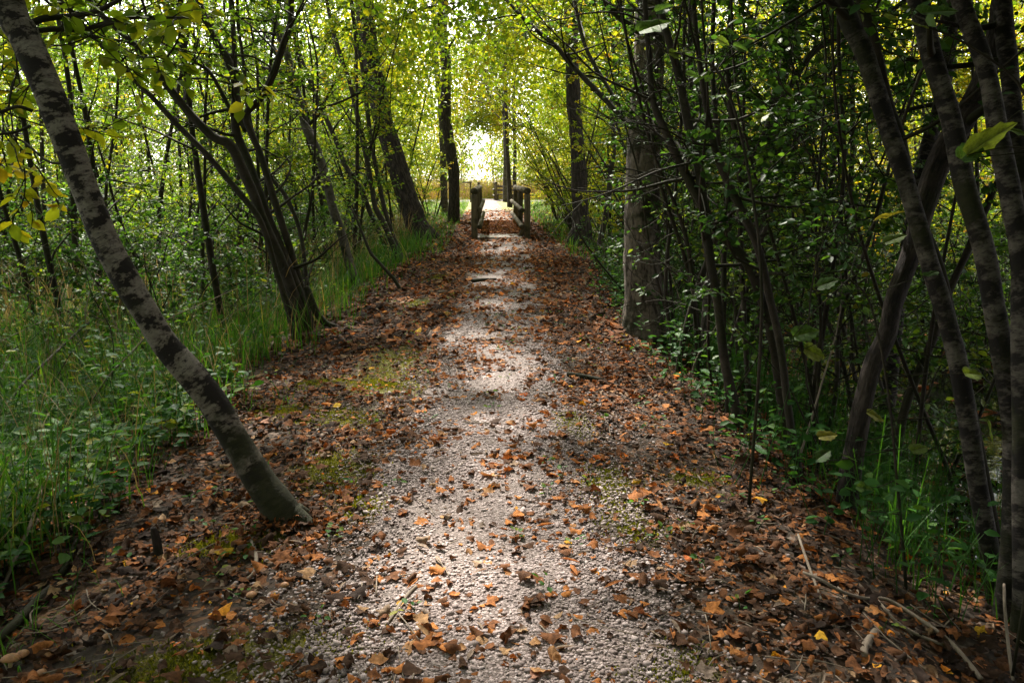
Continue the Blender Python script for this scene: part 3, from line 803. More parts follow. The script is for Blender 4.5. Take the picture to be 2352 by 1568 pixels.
class Tree:
    def __init__(s, name, label, cat, P0, group=None):
        s.t = thing(name, label, cat, (0, 0, 0), group); s.o = np.array([P0[0], P0[1], float(gh(P0[0], P0[1]))])
        s.t.location = s.o; s.cr = Crown(); s.lb = MB()
    def loc(s, P4):
        Q = np.array(P4, float).copy(); Q[:, :3] -= s.o; return Q
    def stem(s, P4, mat, name='trunk', seg=10, m=5, wob=.03, furrow=0.0, rough=0.0):
        mb = MB(); tube(mb, s.loc(P4), seg, m, wob, furrow=furrow, rough=rough); link(name, mb.mesh(name, mat), s.t)
    def more(s, P4, f0, f1, n, L, **k):
        limbs(s.lb, s.cr, s.loc(P4), f0, f1, n, L, **k)
    def branch(s, P4, seg=6):
        mb = MB(); tube(mb, s.loc(P4), seg, 4, .03); link('branch', mb.mesh('branch', M_TWIG), s.t)
    def top(s, P4, n=22, L=4.2, size=.17, twigs=11, nl=20, f0=.55):
        limbs(s.lb, s.cr, s.loc(P4), f0, 1, n, L, elev=(-5, 55), size=size, twigs=twigs, nl=nl, tw=.5)
    def done(s, bm, lm, color=(1, 1, 1), gap=False, up=.55, v0=0.0, v1=1.0, cl=None, tmpl=T_SIMPLE, crown='crown'):
        mb = MB(); off = s.o
        if s.cr.p:
            s.cr.p = [p + off for p in s.cr.p]
            s.cr.into(mb, tmpl, up, v0, v1, gap, cl=cl)
            for i in range(len(mb.V)): mb.V[i] = (mb.V[i] - off).astype(np.float32)
        if s.lb.n: mb.absorb(s.lb, 1)
        if mb.n:
            o = link(crown, mb.mesh(crown, [lm, bm]), s.t); o.color = (*color, 1)

def clear_view(p):
    """keep leaves out of the air right in front of the lens and out of the view down the path"""
    u = p[:, 0] - xc(p[:, 1])
    tunnel = (np.abs(u) < .9 + .02 * p[:, 1]) & (p[:, 2] < 2.6 + .03 * p[:, 1]) & (p[:, 1] < 57.5)
    near = (np.linalg.norm(p - CAM, axis=1) < 2.2) & (p[:, 1] > -.5)
    return ~(tunnel | near)

# 1 leaning pale trunk, left foreground
g, d = ground_at(655, 1205)
P = sink(trace([(655, 1200, 43), (600, 1108, 38), (545, 1020, 37), (490, 925, 37), (445, 865, 36), (385, 795, 33), (335, 718, 33), (278, 625, 33), (240, 550, 33), (198, 440, 33), (150, 315, 35), (105, 195, 37), (55, 80, 38), (10, -20, 38)], d, d * .93, (6.5, 6)))
T = Tree('leaning_alder', 'leaning pale trunk with black bark bands beside the gravel path', 'tree', P[0])
P[1:, 3] *= .89; P[0, :3] = P[1, :3] + np.array([.03, 0, -.34]); P[:3, 3] *= [1.22, 1.20, 1.04]; T.stem(P, M_ALDER, seg=44, m=26, wob=.022, rough=.0030)
for az, L in ((-.6, .15), (.7, .12), (3.6, .12), (4.6, .13)):       # roots spreading into the soil
    c_, s_ = math.cos(az), math.sin(az); q = []
    for t_ in (0, .25, .5, .75, 1):
        x_, y_ = P[1, 0] + .02 + c_ * (.02 + L * t_) + .02 * math.sin(5 * t_ + az), P[1, 1] + s_ * (.02 + L * t_)
        q.append([x_, y_, float(gh(x_, y_)) + .050 * (1 - t_) ** 2.0 - .022 * t_, .034 * (1 - t_) ** .8 + .010])
    T.stem(np.array(q), M_ALDER, 'root', 12, 6, .06, rough=.004)
T.branch(trace([(40, 75, 9), (95, 45, 8), (160, 38, 7), (215, 28, 6), (265, 5, 5), (300, -20, 4)], d * .94, d * 1.05))
T.branch(trace([(60, 75, 7), (120, 68, 6), (185, 68, 5), (250, 55, 4.5), (305, 42, 4), (390, 41, 3), (480, 42, 2)], d * .94, d * 1.1))
T.branch(trace([(75, 255, 4), (40, 245, 4), (0, 258, 4), (-40, 262, 3)], d * .94, d * .9))
T.branch(trace([(70, 290, 4), (30, 305, 3), (-20, 310, 3)], d * .94, d * .9))
T.branch(trace([(190, 360, 3), (120, 375, 3), (60, 330, 2.5), (20, 308, 2)], d * .95, d))
T.more(P, .70, 1, 14, 2.2, elev=(0, 45), size=.085, twigs=7, nl=12); T.top(P, 16, 3.0, .15, 9, 16, .72)
for q in ([(130, 60), (215, 30)], [(150, 65), (300, 42)], [(260, 50), (470, 42)], [(20, 250), (-30, 262)], [(30, 300), (-10, 310)]):
    a, b = at(*q[0], d * 1.0), at(*q[1], d * 1.08)
    for k in range(7):
        f = rng.random(); limb(T.lb, T.cr, a + (b - a) * f - T.o, rng.normal(0, 1, 3) + np.array([0, .6, -.15]), .45, .004, 3, 4, .075)
T.done(M_TWIG, M_LEAF_Y, (1.0, 1.1, .9), gap=True, cl=clear_view)

# 2 hazel with many stems, left
g, d = ground_at(692, 772)
H = Tree('hazel_tree', 'dark many stemmed hazel spreading from one foot at the left edge of the leaves', 'tree', g)
L1 = trace([(700, 775, 20), (686, 715, 15), (664, 650, 13), (640, 590, 13), (602, 500, 12), (586, 455, 12), (559, 394, 12), (530, 335, 12), (490, 315, 10), (440, 265, 9.5), (395, 210, 9), (355, 160, 8.5), (300, 95, 8), (255, 55, 7.5), (215, 15, 7), (190, -25, 7)], d, d * .93, (2.5, 3))
L2 = trace([(708, 770, 16), (690, 680, 11), (650, 580, 10), (615, 500, 10), (595, 440, 10), (570, 370, 10), (545, 310, 10), (540, 265, 10), (541, 200, 9), (525, 140, 9), (492, 90, 8), (470, 40, 8), (445, -25, 7)], d, d * 1.04, (2.5, 3))
L3 = trace([(715, 765, 12), (700, 690, 9), (672, 590, 8), (640, 490, 8), (618, 420, 8), (596, 350, 8), (575, 300, 8), (566, 262, 8), (600, 225, 8), (626, 175, 8), (650, 105, 7.5), (668, 50, 7), (672, -20, 7)], d * 1.02, d * 1.0, (2.5, 3))
L4 = trace([(680, 770, 10), (640, 640, 7), (600, 512, 7), (540, 432, 7), (470, 350, 6.5), (407, 287, 6.5), (350, 225, 6), (293, 167, 6), (200, 67, 5.5), (137, 0, 5), (110, -25, 5)], d * .97, d * .90, (2, 3))
L5 = trace([(565, 300, 7), (550, 260, 7), (540, 160, 6.5), (535, 60, 6), (528, -20, 6)], d * 1.02, d * 1.1, (2, 3))
L6 = trace([(712, 765, 7), (704, 650, 5.5), (689, 531, 5), (655, 449, 5), (620, 404, 5), (590, 330, 5), (572, 270, 5), (560, 150, 4), (548, 60, 4), (545, -20, 3)], d * 1.05, d * 1.12, (2, 3))
L7 = trace([(535, 265, 5), (485, 170, 4.5), (450, 145, 4), (400, 90, 3.5), (345, 50, 3.5), (330, 10, 3), (320, -20, 3)], d * 1.0, d * .95)
L8 = trace([(772, 752, 7), (748, 742, 8), (724, 712, 9), (704, 660, 8)], d * 1.0, d * 1.0)
for q in (L1, L2, L3, L4, L6): H.stem(sink(q), M_TWIG, 'stem', 9, 5, .04)
for q in (L5, L7): H.stem(q, M_TWIG, 'stem', 8, 5, .04)
H.stem(L8, M_TWIG, 'root', 8, 4, .05)
for q in (L1, L2, L3, L4, L6): H.more(q, .40, 1, 12, 1.3, elev=(-5, 45), size=.062, twigs=7, nl=11); H.top(q, 5, 2.6, .12, 8, 14, .8)
for q in (L5, L7): H.more(q, .2, 1, 8, 1.0, elev=(-5, 45), size=.06, twigs=6, nl=11)
H.more(L2, .05, .45, 10, .9, elev=(0, 40), size=.035, twigs=5, nl=2)
H.done(M_TWIG, M_LEAF, (1.1, 1.15, .9), gap=True, cl=clear_view)

# 3 moderately thin trunk behind it
g, d = ground_at(815, 660)
P = sink(trace([(818, 662, 15), (806, 617, 11), (786, 545, 10), (765, 476, 10), (751, 421, 10.5), (731, 353, 10), (703, 291, 9.5), (690, 240, 9), (672, 185, 9), (658, 120, 9), (630, 50, 8), (605, -20, 8)], d, d * 1.05, (5, 4)))
T = Tree('slender_tree', 'slender crooked trunk with pale upper bark behind the left hazel', 'tree', g)
T.stem(P, M_GREY, seg=10, m=5, wob=.05); T.more(P, .25, 1, 26, 1.6, elev=(-5, 45), size=.06, twigs=8, nl=13); T.top(P, 14, 3, .15, 9, 16, .6)
T.done(M_TWIG, M_LEAF, (1, 1.05, .9), gap=True, cl=clear_view)

# 4 clump of three stems
g, d = ground_at(918, 605)
T = Tree('stem_clump', 'clump of three thin mossy stems leaning left at the grass edge', 'tree', g)
A = [trace([(922, 606, 11), (902, 560, 7), (884, 517, 6.5), (862, 476, 6), (854, 428, 6), (840, 353, 6), (823, 277, 5.5), (800, 180, 5), (770, 90, 5), (745, -20, 4)], d, d * 1.05, (3, 3)),
     trace([(926, 604, 8), (903, 541, 5.5), (884, 483, 5), (871, 421, 5), (857, 353, 5), (847, 284, 5), (835, 180, 4.5), (815, 60, 4), (805, -20, 4)], d * 1.02, d * 1.1, (3, 3)),
     trace([(905, 604, 8), (884, 558, 6.5), (854, 497, 6), (830, 438, 6), (795, 383, 6), (770, 320, 5.5), (735, 240, 5), (690, 130, 5), (660, 20, 5)], d * 1.04, d * 1.12, (3, 3))]
for q in A:
    T.stem(sink(q), M_TWIG, 'stem', 8, 5, .04); T.more(q, .22, 1, 16, 1.4, elev=(-5, 50), size=.06, twigs=7, nl=12)
T.done(M_TWIG, M_LEAF, (1, 1.05, .9), gap=True, cl=clear_view)

# 5 the big dark furrowed trunk, left
g, d = ground_at(966, 556)
P = sink(trace([(978, 558, 36), (960, 525, 27), (945, 480, 25), (926, 428, 24), (905, 355, 23), (884, 291, 22.5), (867, 215, 22), (851, 137, 21.5), (842, 70, 21), (836, -20, 20)], d, d * 1.03, (7, 5)), .2)
T = Tree('big_dark_tree', 'thick dark furrowed trunk leaning left where the grass meets the path before the bridge', 'tree', g)
T.stem(P, M_FURROW, seg=44, m=12, wob=.02, furrow=.16, rough=.008)
T.more(P, .40, 1, 22, 3.6, elev=(0, 50), size=.11, twigs=10, nl=18, tw=.5); T.top(P)
T.done(M_FURROW, M_LEAF, (1, 1, 1), gap=True, cl=clear_view)

# 6 straight dark trunk beside the left railing, and the pale one at its back
g, d = ground_at(1042, 512)
P = sink(trace([(1042, 512, 15), (1043, 450, 13), (1042, 394, 13), (1032, 325, 12.5), (1023, 257, 12.5), (1025, 154, 12), (1016, 80, 12), (1018, -20, 12)], d, d * 1.03, (8, 5)), .2)
T = Tree('upright_dark_tree', 'upright dark trunk just left of the wooden railing', 'tree', g)
T.stem(P, M_FURROW, seg=22, m=7, wob=.03, furrow=.12)
T.more(P, .36, 1, 20, 3.6, elev=(0, 50), size=.12, twigs=10, nl=18, tw=.5); T.top(P); T.done(M_FURROW, M_LEAF, (1, 1.05, .9), gap=True, cl=clear_view)
P = sink(trace([(1022, 490, 9), (1019, 420, 8), (1017, 340, 7.5), (1012, 240, 7), (1000, 120, 7), (995, -20, 6)], d * 1.18, d * 1.2, (6, 4)), .2)
T = Tree('pale_tree', 'pale thin trunk half hidden behind the upright dark tree by the railing', 'tree', P[0])
T.stem(P, M_GREY, seg=10, m=5); T.more(P, .4, 1, 14, 2.5, elev=(0, 50), size=.12, twigs=8, nl=16); T.top(P); T.done(M_TWIG, M_LEAF_Y, gap=True, cl=clear_view)

# 7 pair of trunks past the bridge, right of the path
for q, dd, mm, lab in (([(1161, 460, 6.5), (1160, 420, 5), (1161, 370, 4.6), (1160, 310, 4.6), (1158, 240, 4.4), (1158, 130, 4.2)], 50, M_GREY, 'grey trunk farthest down the right of the path past the bridge'),
                       ([(1171, 474, 6.5), (1170, 430, 5.4), (1167, 380, 5), (1164, 320, 5), (1162, 250, 4.8), (1160, 140, 4.4)], 41, M_FURROW, 'dark trunk right of the path just past the bridge'),
                       ([(1186, 455, 5), (1182, 420, 4.5), (1183, 350, 4), (1180, 260, 4), (1182, 150, 4)], 46, M_FURROW, 'brown trunk behind the top of the right bridge railing')):
    P = sink(trace(q, dd, dd * 1.01, (6, 4)), .3)
    T = Tree('path_side_tree', lab, 'tree', P[0]); T.stem(P, mm, seg=12, m=5, wob=.03)
    T.more(P, .30, 1, 18, 3.6, elev=(-5, 45), size=.14, twigs=9, nl=18, tw=.5); T.top(P); T.done(M_TWIG, M_LEAF_Y, (.9, 1.1, .9), gap=True, cl=clear_view)

# 8 dark trunk with a swollen foot, right of the railing
g, d = ground_at(1332, 564)
P = sink(trace([(1332, 566, 37), (1331, 545, 30), (1336, 520, 24), (1333, 480, 19), (1330, 420, 18), (1328, 360, 17), (1322, 290, 16.5), (1317, 220, 16), (1314, 130, 15.5), (1313, 60, 15), (1310, -20, 15)], d, d * 1.02, (8, 5)), .15)
T = Tree('swollen_foot_tree', 'dark upright trunk with a swollen foot right of the railing', 'tree', g)
T.stem(P, M_FURROW, seg=24, m=7, wob=.05, furrow=.10)
T.more(P, .40, 1, 22, 3.4, elev=(0, 50), size=.11, twigs=10, nl=18, tw=.5); T.top(P); T.done(M_FURROW, M_LEAF_Y, (.85, 1.1, .9), gap=True, cl=clear_view)

# 9 the big trunk, right
g, d = ground_at(1478, 772)
P = sink(trace([(1480, 778, 58), (1479, 740, 50), (1476, 660, 44), (1475, 560, 42), (1476, 460, 40), (1477, 373, 39), (1482, 280, 37), (1488, 187, 36), (1492, 90, 35), (1494, -20, 34)], d, d * 1.02, (9, 6)), .2)
T = Tree('big_grey_tree', 'thickest grey brown trunk with a dark mossy flank at the right edge of the leaves', 'tree', g)
T.stem(P, M_OAK, seg=56, m=20, wob=.02, furrow=.05, rough=.006)
for q in ([(1450, 290, 8), (1430, 270, 7), (1371, 210, 6.5), (1304, 140, 6), (1277, 107, 6), (1217, 57, 5), (1184, 23, 4), (1150, -15, 4)], [(1450, 285, 6), (1437, 270, 5), (1394, 197, 5), (1351, 123, 5), (1331, 60, 4.5), (1315, -20, 4)]):
    B4 = trace(q, d, d * 1.12); T.branch(B4); T.more(B4, .3, 1, 9, .9, elev=(-10, 40), size=.07, twigs=5, nl=5)
B4 = trace([(1490, 80, 11), (1450, 60, 10), (1405, 20, 9), (1370, -30, 9)], d, d * 1.0); T.branch(B4)
T.more(P, .42, 1, 24, 3.4, elev=(0, 50), size=.11, twigs=10, nl=18, tw=.5); T.top(P); T.done(M_TWIG, M_LEAF_Y, (.8, 1.05, .9), gap=True, cl=clear_view)

# 10 thin stem left of it
g, d = ground_at(1372, 606)
P = sink(trace([(1370, 608, 9), (1382, 540, 7), (1395, 470, 6), (1404, 390, 6), (1410, 330, 5.5), (1405, 240, 5), (1412, 150, 5), (1400, 50, 4), (1395, -20, 4)], d, d * 1.05, (3, 3)))
T = Tree('thin_stem_tree', 'thin dark stem standing between the swollen foot tree and the big grey trunk', 'tree', g)
T.stem(P, M_TWIG, seg=8, m=5, wob=.05); T.more(P, .3, 1, 22, 1.3, elev=(-5, 45), size=.07, twigs=7, nl=14); T.done(M_TWIG, M_LEAF_Y, (.8, 1.05, .8), gap=True, cl=clear_view)

# thin leaning shoot, left edge of the leaves
g, d = ground_at(921, 668)
P = sink(trace([(921, 668, 4.5), (905, 640, 4.2), (894, 628, 4), (868, 600, 3.6), (851, 580, 3.4), (838, 550, 3), (826, 520, 2.6), (808, 480, 2)], d, d * 1.02), .05)
T = Tree('bare_shoot', 'thin bare shoot leaning left at the edge of the dead leaves', 'sapling', g); T.stem(P, M_TWIG, 'stem', 6, 4, .05); T.done(M_TWIG, M_LEAF)

# 11 coppice on the right bank
def bank_view(p):
    """twigs of the coppice stop short of the big trunk on its path side"""
    return clear_view(p) & ((p[:, 0] > .245 * p[:, 1] + .05) | (p[:, 1] > 7.1) | (rng.random(len(p)) < .10))
CR = [
 ('brown coppice stem rising beside the big grey trunk and leaning left', [(1695, 975, 12), (1680, 900, 11), (1665, 832, 11), (1652, 720, 10.5), (1636, 624, 10.5), (1620, 507, 10.5), (1604, 384, 10), (1580, 277, 10), (1558, 171, 9.5), (1537, 96, 9), (1512, 0, 8), (1505, -25, 8)], 4.9),
 ('mossy stem crossing diagonally from the dark bank to the big grey trunk', [(1832, 1120, 12), (1800, 950, 11), (1775, 790, 10.5), (1748, 683, 10.5), (1716, 603, 11), (1673, 555, 10.5), (1636, 512, 10), (1604, 453, 10), (1561, 373, 10), (1524, 293, 9), (1500, 229, 8), (1490, 120, 7), (1480, -20, 6)], 4.9),
 ('straight brown stem second from the bank edge in the right coppice', [(1840, 1130, 10), (1812, 950, 9.5), (1792, 790, 9), (1764, 667, 9), (1743, 576, 9), (1716, 507, 9), (1684, 443, 9), (1652, 373, 8.5), (1631, 293, 8), (1615, 200, 7), (1600, 90, 6), (1590, -20, 6)], 4.5),
 ('thin stem with a kinked elbow in the right coppice', [(1672, 960, 6), (1663, 800, 6), (1663, 690, 6), (1663, 582, 6.5), (1673, 555, 6.5), (1676, 491, 6), (1665, 416, 6), (1647, 299, 6), (1636, 149, 5.5), (1640, -20, 5)], 5.2),
 ('thin upright stem in the middle of the right coppice', [(1722, 960, 6), (1712, 780, 6), (1702, 560, 6.5), (1700, 430, 6.5), (1695, 331, 6.5), (1679, 256, 6), (1673, 160, 6), (1680, -20, 5)], 5.6),
 ('pale trunk standing at the back of the right coppice', [(1725, 730, 15), (1742, 560, 15), (1748, 480, 15), (1759, 373, 15), (1769, 299, 14.5), (1790, 200, 14), (1812, 100, 14), (1822, -20, 14)], 8.2),
 ('short pale stem low in the right coppice near the big trunk', [(1612, 840, 11), (1620, 740, 10), (1626, 660, 9.5), (1622, 560, 8), (1600, 450, 7), (1592, 300, 6), (1585, 120, 6), (1588, -20, 5)], 6.8),
 ('reddish thin stem against the right flank of the big grey trunk', [(1545, 800, 5), (1530, 690, 4.5), (1532, 590, 4.5), (1548, 470, 4), (1560, 340, 4), (1570, 180, 4), (1575, -20, 3)], 6.9),
 ('black thin pole standing alone in the green behind the water', [(1868, 770, 6), (1878, 640, 5.5), (1890, 560, 5), (1902, 470, 5), (1915, 380, 4.5), (1935, 270, 4), (1960, 160, 4), (1975, -20, 4)], 6.5),
 ('dark leaning stem under the yellow leaves at upper right', [(1560, 830, 7), (1590, 700, 7), (1640, 560, 7), (1700, 430, 7), (1755, 310, 7), (1805, 215, 7), (1870, 118, 7), (1935, 85, 6.5), (2000, 60, 6), (2080, 0, 6), (2110, -30, 5)], 6.2),
 ('thin stem bowing right beside the dark leaning stem', [(1650, 900, 5), (1700, 720, 5), (1760, 520, 5), (1800, 400, 5), (1850, 270, 4.5), (1920, 150, 4), (1985, 60, 4), (2030, -20, 4)], 5.8),
]
for lab, q, d in CR:
    P = sink(trace(q, d, d * 1.04, (3.5, 3)), .25)
    T = Tree('coppice_stem', lab, 'tree', P[0])
    T.stem(P, M_GREY if 'pale' in lab else M_TWIG, 'trunk', 9, 5, .05)
    T.more(P, .2, 1, 22, 1.0, elev=(-15, 45), size=.055, twigs=6, nl=10); T.top(P, 6, 2.4, .13, 8, 14, .75)
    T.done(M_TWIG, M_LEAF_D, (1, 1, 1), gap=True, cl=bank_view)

for k in range(58):
    yb = rng.uniform(4.4, 10.5); xb = float(xc(yb)) + rng.uniform(1.6, 3.2); h = rng.uniform(3, 5)
    Q = wander((xb, yb, float(gh(xb, yb)) - .15), (rng.normal(-.06, .16), rng.normal(-.02, .12), 1), h, 8, .10, .02)
    P = np.column_stack([Q, np.linspace(rng.uniform(.010, .022), .004, 8)])
    T = Tree('coppice_stem', 'thin crooked stem among many alike in the dark coppice on the right bank', 'tree', P[0], 'thin stems of the right coppice')
    T.stem(P, M_GREY if k % 4 == 0 else M_TWIG, 'trunk', 7, 4, .06)
    T.more(P, .12, 1, 16, .7, elev=(-25, 45), size=.05, twigs=6, nl=6)
    T.done(M_TWIG, M_LEAF_D, (1.1, 1.1, 1), cl=bank_view)

mb = MB()
for side, n, u0, u1, y0, y1 in ((1, 420, 1.5, 7, 4.2, 14), (-1, 300, 2.4, 8, 5.5, 17)):
    for k in range(n):
        yb = rng.uniform(y0, y1); u = u0 + (u1 - u0) * rng.random() ** 1.4; xb = float(xc(yb)) + side * u
        az = rng.uniform(0, 6.28); el = rng.uniform(.2, 1.35); L = rng.uniform(.8, 2.4)
        Q = wander((xb, yb, float(gh(xb, yb)) - .03), (math.cos(az) * math.cos(el), math.sin(az) * math.cos(el), math.sin(el)), L, 7, .16, .0, .16 * rng.random())
        Q[:, 2] = np.maximum(Q[:, 2], gh(Q[:, 0], Q[:, 1]) - .03)
        if (np.abs(Q[:, 0] - xc(Q[:, 1])) < 1.25).any(): continue
        tube(mb, np.column_stack([Q, np.linspace(rng.uniform(.003, .008), .0015, 7)]), 4, 2, mi=int(rng.random() < .25), cap=False)
kind(link('undergrowth_twigs', mb.mesh('undergrowth_twigs', [M_TWIG, M_STICK])), 'stuff')

# 12 foreground trunks at the right
FR = [
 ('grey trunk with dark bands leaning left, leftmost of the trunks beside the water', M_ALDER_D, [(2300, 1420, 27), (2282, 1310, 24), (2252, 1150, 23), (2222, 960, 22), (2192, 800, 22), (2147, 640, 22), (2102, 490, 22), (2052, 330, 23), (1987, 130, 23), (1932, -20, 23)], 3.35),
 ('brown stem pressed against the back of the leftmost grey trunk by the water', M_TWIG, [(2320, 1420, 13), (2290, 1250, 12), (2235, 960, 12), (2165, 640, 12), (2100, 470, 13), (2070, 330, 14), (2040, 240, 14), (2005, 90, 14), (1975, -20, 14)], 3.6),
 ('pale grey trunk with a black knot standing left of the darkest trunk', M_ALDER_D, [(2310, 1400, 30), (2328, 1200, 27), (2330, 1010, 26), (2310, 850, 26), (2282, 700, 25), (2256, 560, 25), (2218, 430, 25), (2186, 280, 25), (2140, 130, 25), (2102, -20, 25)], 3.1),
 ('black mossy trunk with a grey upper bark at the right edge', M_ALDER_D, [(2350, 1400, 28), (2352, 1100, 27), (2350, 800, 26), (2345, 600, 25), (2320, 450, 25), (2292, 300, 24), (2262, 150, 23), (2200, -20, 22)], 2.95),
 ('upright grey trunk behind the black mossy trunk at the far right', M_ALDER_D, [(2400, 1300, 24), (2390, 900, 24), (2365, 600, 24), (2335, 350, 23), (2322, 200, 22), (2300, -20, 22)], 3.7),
 ('curved dark trunk sweeping from the bank up to the right behind the grey trunks', M_FURROW, [(1915, 1320, 34), (1935, 1210, 27), (1962, 1040, 25), (1982, 930, 24), (2003, 840, 24), (2036, 770, 24), (2054, 690, 24), (2090, 590, 24), (2131, 450, 27), (2168, 350, 30), (2235, 233, 28), (2270, 150, 24), (2290, 50, 20), (2300, -30, 18)], 4.1),
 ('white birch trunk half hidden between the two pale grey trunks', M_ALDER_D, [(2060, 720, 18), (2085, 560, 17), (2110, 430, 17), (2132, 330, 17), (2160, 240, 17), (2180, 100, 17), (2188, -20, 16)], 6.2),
 ('dark lower stem leaning right over the water', M_TWIG, [(2070, 980, 11), (2108, 860, 11), (2150, 760, 11), (2175, 680, 10), (2230, 560, 9), (2290, 420, 8), (2350, 300, 7)], 5.0),
]
for lab, mm, q, d in FR:
    P = sink(trace(q, d, d * 1.02, (4, 4)), .25)
    T = Tree('waterside_alder', lab, 'tree', P[0])
    P[:, 3] *= .90; T.stem(P, mm, 'trunk', 26, 14, .035, rough=.0024)
    T.more(P, .70, 1, 12, 2.0, elev=(0, 50), size=.085, twigs=8, nl=14); T.top(P, 10, 3, .15, 9, 16, .75)
    T.more(P, .35, .7, 5, .7, elev=(-20, 40), size=.07, twigs=4, nl=4)
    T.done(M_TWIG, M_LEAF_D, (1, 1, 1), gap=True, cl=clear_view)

# large leaves on arching shoots close by, right: each shoot is rooted on the bank
SH = [
 ('arching shoot with broad pale green leaves across the upper right trunks', [(2420, 900), (2400, 500), (2360, 230), (2250, 120), (2120, 60), (2060, 70)], 2.45, [(2085, 50, 95, -8), (2155, 25, 85, 8), (2270, 320, 105, 14), (2230, 345, 60, 20), (2330, 300, 60, 10)]),
 ('low shoot with broad leaves hanging before the dark water', [(2080, 1330), (2060, 1100), (2040, 900), (2000, 700), (1950, 640)], 3.2, [(1900, 650, 45, 30), (1850, 765, 55, 0), (1870, 810, 50, -30), (2040, 495, 62, 18), (2055, 548, 45, 10), (2140, 628, 34, 20), (2235, 858, 45, 18), (2010, 955, 40, -10), (1985, 1120, 36, 0), (1995, 1180, 34, -30), (2275, 990, 45, -70), (2110, 1030, 40, 10), (1900, 1000, 40, 0), (1890, 1045, 40, 5), (1950, 1050, 40, 0)]),
 ('shoot with small blue green leaves hanging before the big grey trunk', [(1750, 700), (1720, 400), (1660, 180), (1580, 130), (1530, 120)], 3.4, [(1500, 60, 75, 10), (1525, 20, 40, 25), (1550, 125, 30, 0), (1580, 120, 28, 20), (1610, 140, 30, 0), (1640, 100, 30, 30), (1660, 95, 30, -20), (1590, 170, 28, 0), (1620, 180, 30, 15), (1700, 110, 34, 0), (1720, 88, 36, 10), (1690, 200, 26, 40), (1750, 270, 34, 20), (1740, 258, 28, 0), (1760, 190, 34, -20)]),
]
for lab, pts, d, lv in SH:
    q = [(a, b, 4 - 2.4 * i / len(pts)) for i, (a, b) in enumerate(pts)]
    P = trace(q, d, d)
    b = P[0].copy(); b[2] = gh(b[0], b[1]) - .05
    P = np.vstack([b, P])
    T = Tree('leafy_shoot', lab, 'shrub', b)
    T.stem(P, M_TWIG, 'stem', 6, 4, .03)
    mbl = MB()
    c = np.array([at(a, b_, d * rng.uniform(.97, 1.03)) for a, b_, _, _ in lv]) - T.o
    sz = np.array([s_ * d / F_PX for *_, s_, _ in lv])
    ang = np.radians([a_ for *_, a_ in lv])
    right, upv = RC @ np.array([1.0, 0, 0]), RC @ np.array([0, 1.0, 0])
    yd = np.cos(ang)[:, None] * right + np.sin(ang)[:, None] * upv + rng.normal(0, .25, (len(lv), 3))
    nz = np.array([0, -.35, 1.0]) + rng.normal(0, .3, (len(lv), 3))
    put(mbl, T_BIG, c - norm(yd) * sz[:, None] * .5, yd, nz, sz * 1.1, rng.uniform(.2, .95, len(lv)), lc=True)
    SP = spline(T.loc(P), 6)[:, :3]
    for ci_, yi, si in zip(c, norm(yd), sz):
        st = ci_ - yi * si * .5
        j = np.argmin(np.linalg.norm(SP - st, axis=1))
        tube(T.lb, np.column_stack([np.array([SP[j], (SP[j] + st) / 2 + rng.normal(0, .02, 3), st]), [.003, .002, .0014]]), 4, 3, cap=False)
    mbl.absorb(T.lb, 1)
    o = link('foliage', mbl.mesh('foliage', [M_BROAD, M_TWIG]), T.t); o.color = (1.5, 1.35, 1.3, 1)

# ------------------------------------------------------------------ the wood behind: a few kinds, copied
def make_sapling(h, nb, size, nl, lean=.12, twigs=6, f0=.15, L=1.1):
    tm, cr = MB(), Crown()
    k = 7
    P = [np.zeros(3)]; d = np.array([rng.normal(0, lean), rng.normal(0, lean), 1.0])
    for i in range(k - 1):
        d = norm(d + rng.normal(0, .09, 3)); P.append(P[-1] + d * h / (k - 1))
    P4 = np.column_stack([np.array(P), np.linspace(.0075 * h ** .75 + .006, .005, k)])
    P4[0, 2] = -.25
    tube(tm, P4, 7, 3, .05)
    limbs(tm, cr, P4, f0, 1, nb, L, (-10, 50), size, twigs, nl, .03, fine=True)
    lm = MB(); cr.into(lm, T_SIMPLE, .55)
    return [tm], lm
def make_hazel(ns, h, size, nl):
    tms, cr = [], Crown()
    for s_ in range(ns):
        tm = MB()
        az = rng.uniform(0, 6.28); d = np.array([math.cos(az) * .22, math.sin(az) * .22, 1.0]); P = [np.array([math.cos(az) * .12, math.sin(az) * .12, -.2])]
        k = 7; hh = h * rng.uniform(.7, 1.1)
        for i in range(k - 1):
            d = norm(d + np.array([math.cos(az) * .09, math.sin(az) * .09, -.03]) + rng.normal(0, .06, 3)); P.append(P[-1] + d * hh / (k - 1))
        P4 = np.column_stack([np.array(P), np.linspace(.028, .005, k) * rng.uniform(.7, 1.3)])
        tube(tm, P4, 6, 3, .05)
        limbs(tm, cr, P4, .25, 1, 9, .9, (-15, 40), size, 5, nl, .02)
        tms.append(tm)
    lm = MB(); cr.into(lm, T_SIMPLE, .55)
    return tms, lm
def make_bush(h, nst, size, nl):
    tms, cr = [MB()], Crown()
    for s_ in range(nst):
        az = rng.uniform(0, 6.28); el = rng.uniform(.7, 1.4)
        P = wander((rng.normal(0, .12), rng.normal(0, .12), -.1), (math.cos(az) * math.cos(el), math.sin(az) * math.cos(el), math.sin(el)), h * rng.uniform(.7, 1.2), 6, .16, .0, .12)
        P4 = np.column_stack([P, np.linspace(.009, .003, 6)]); tube(tms[0], P4, 4, 2, cap=False)
        limbs(tms[0], cr, P4, .2, 1, 5, h * .45, (-20, 40), size, 4, nl, .0, fine=True)
    lm = MB(); cr.into(lm, T_SIMPLE, .6)
    return tms, lm
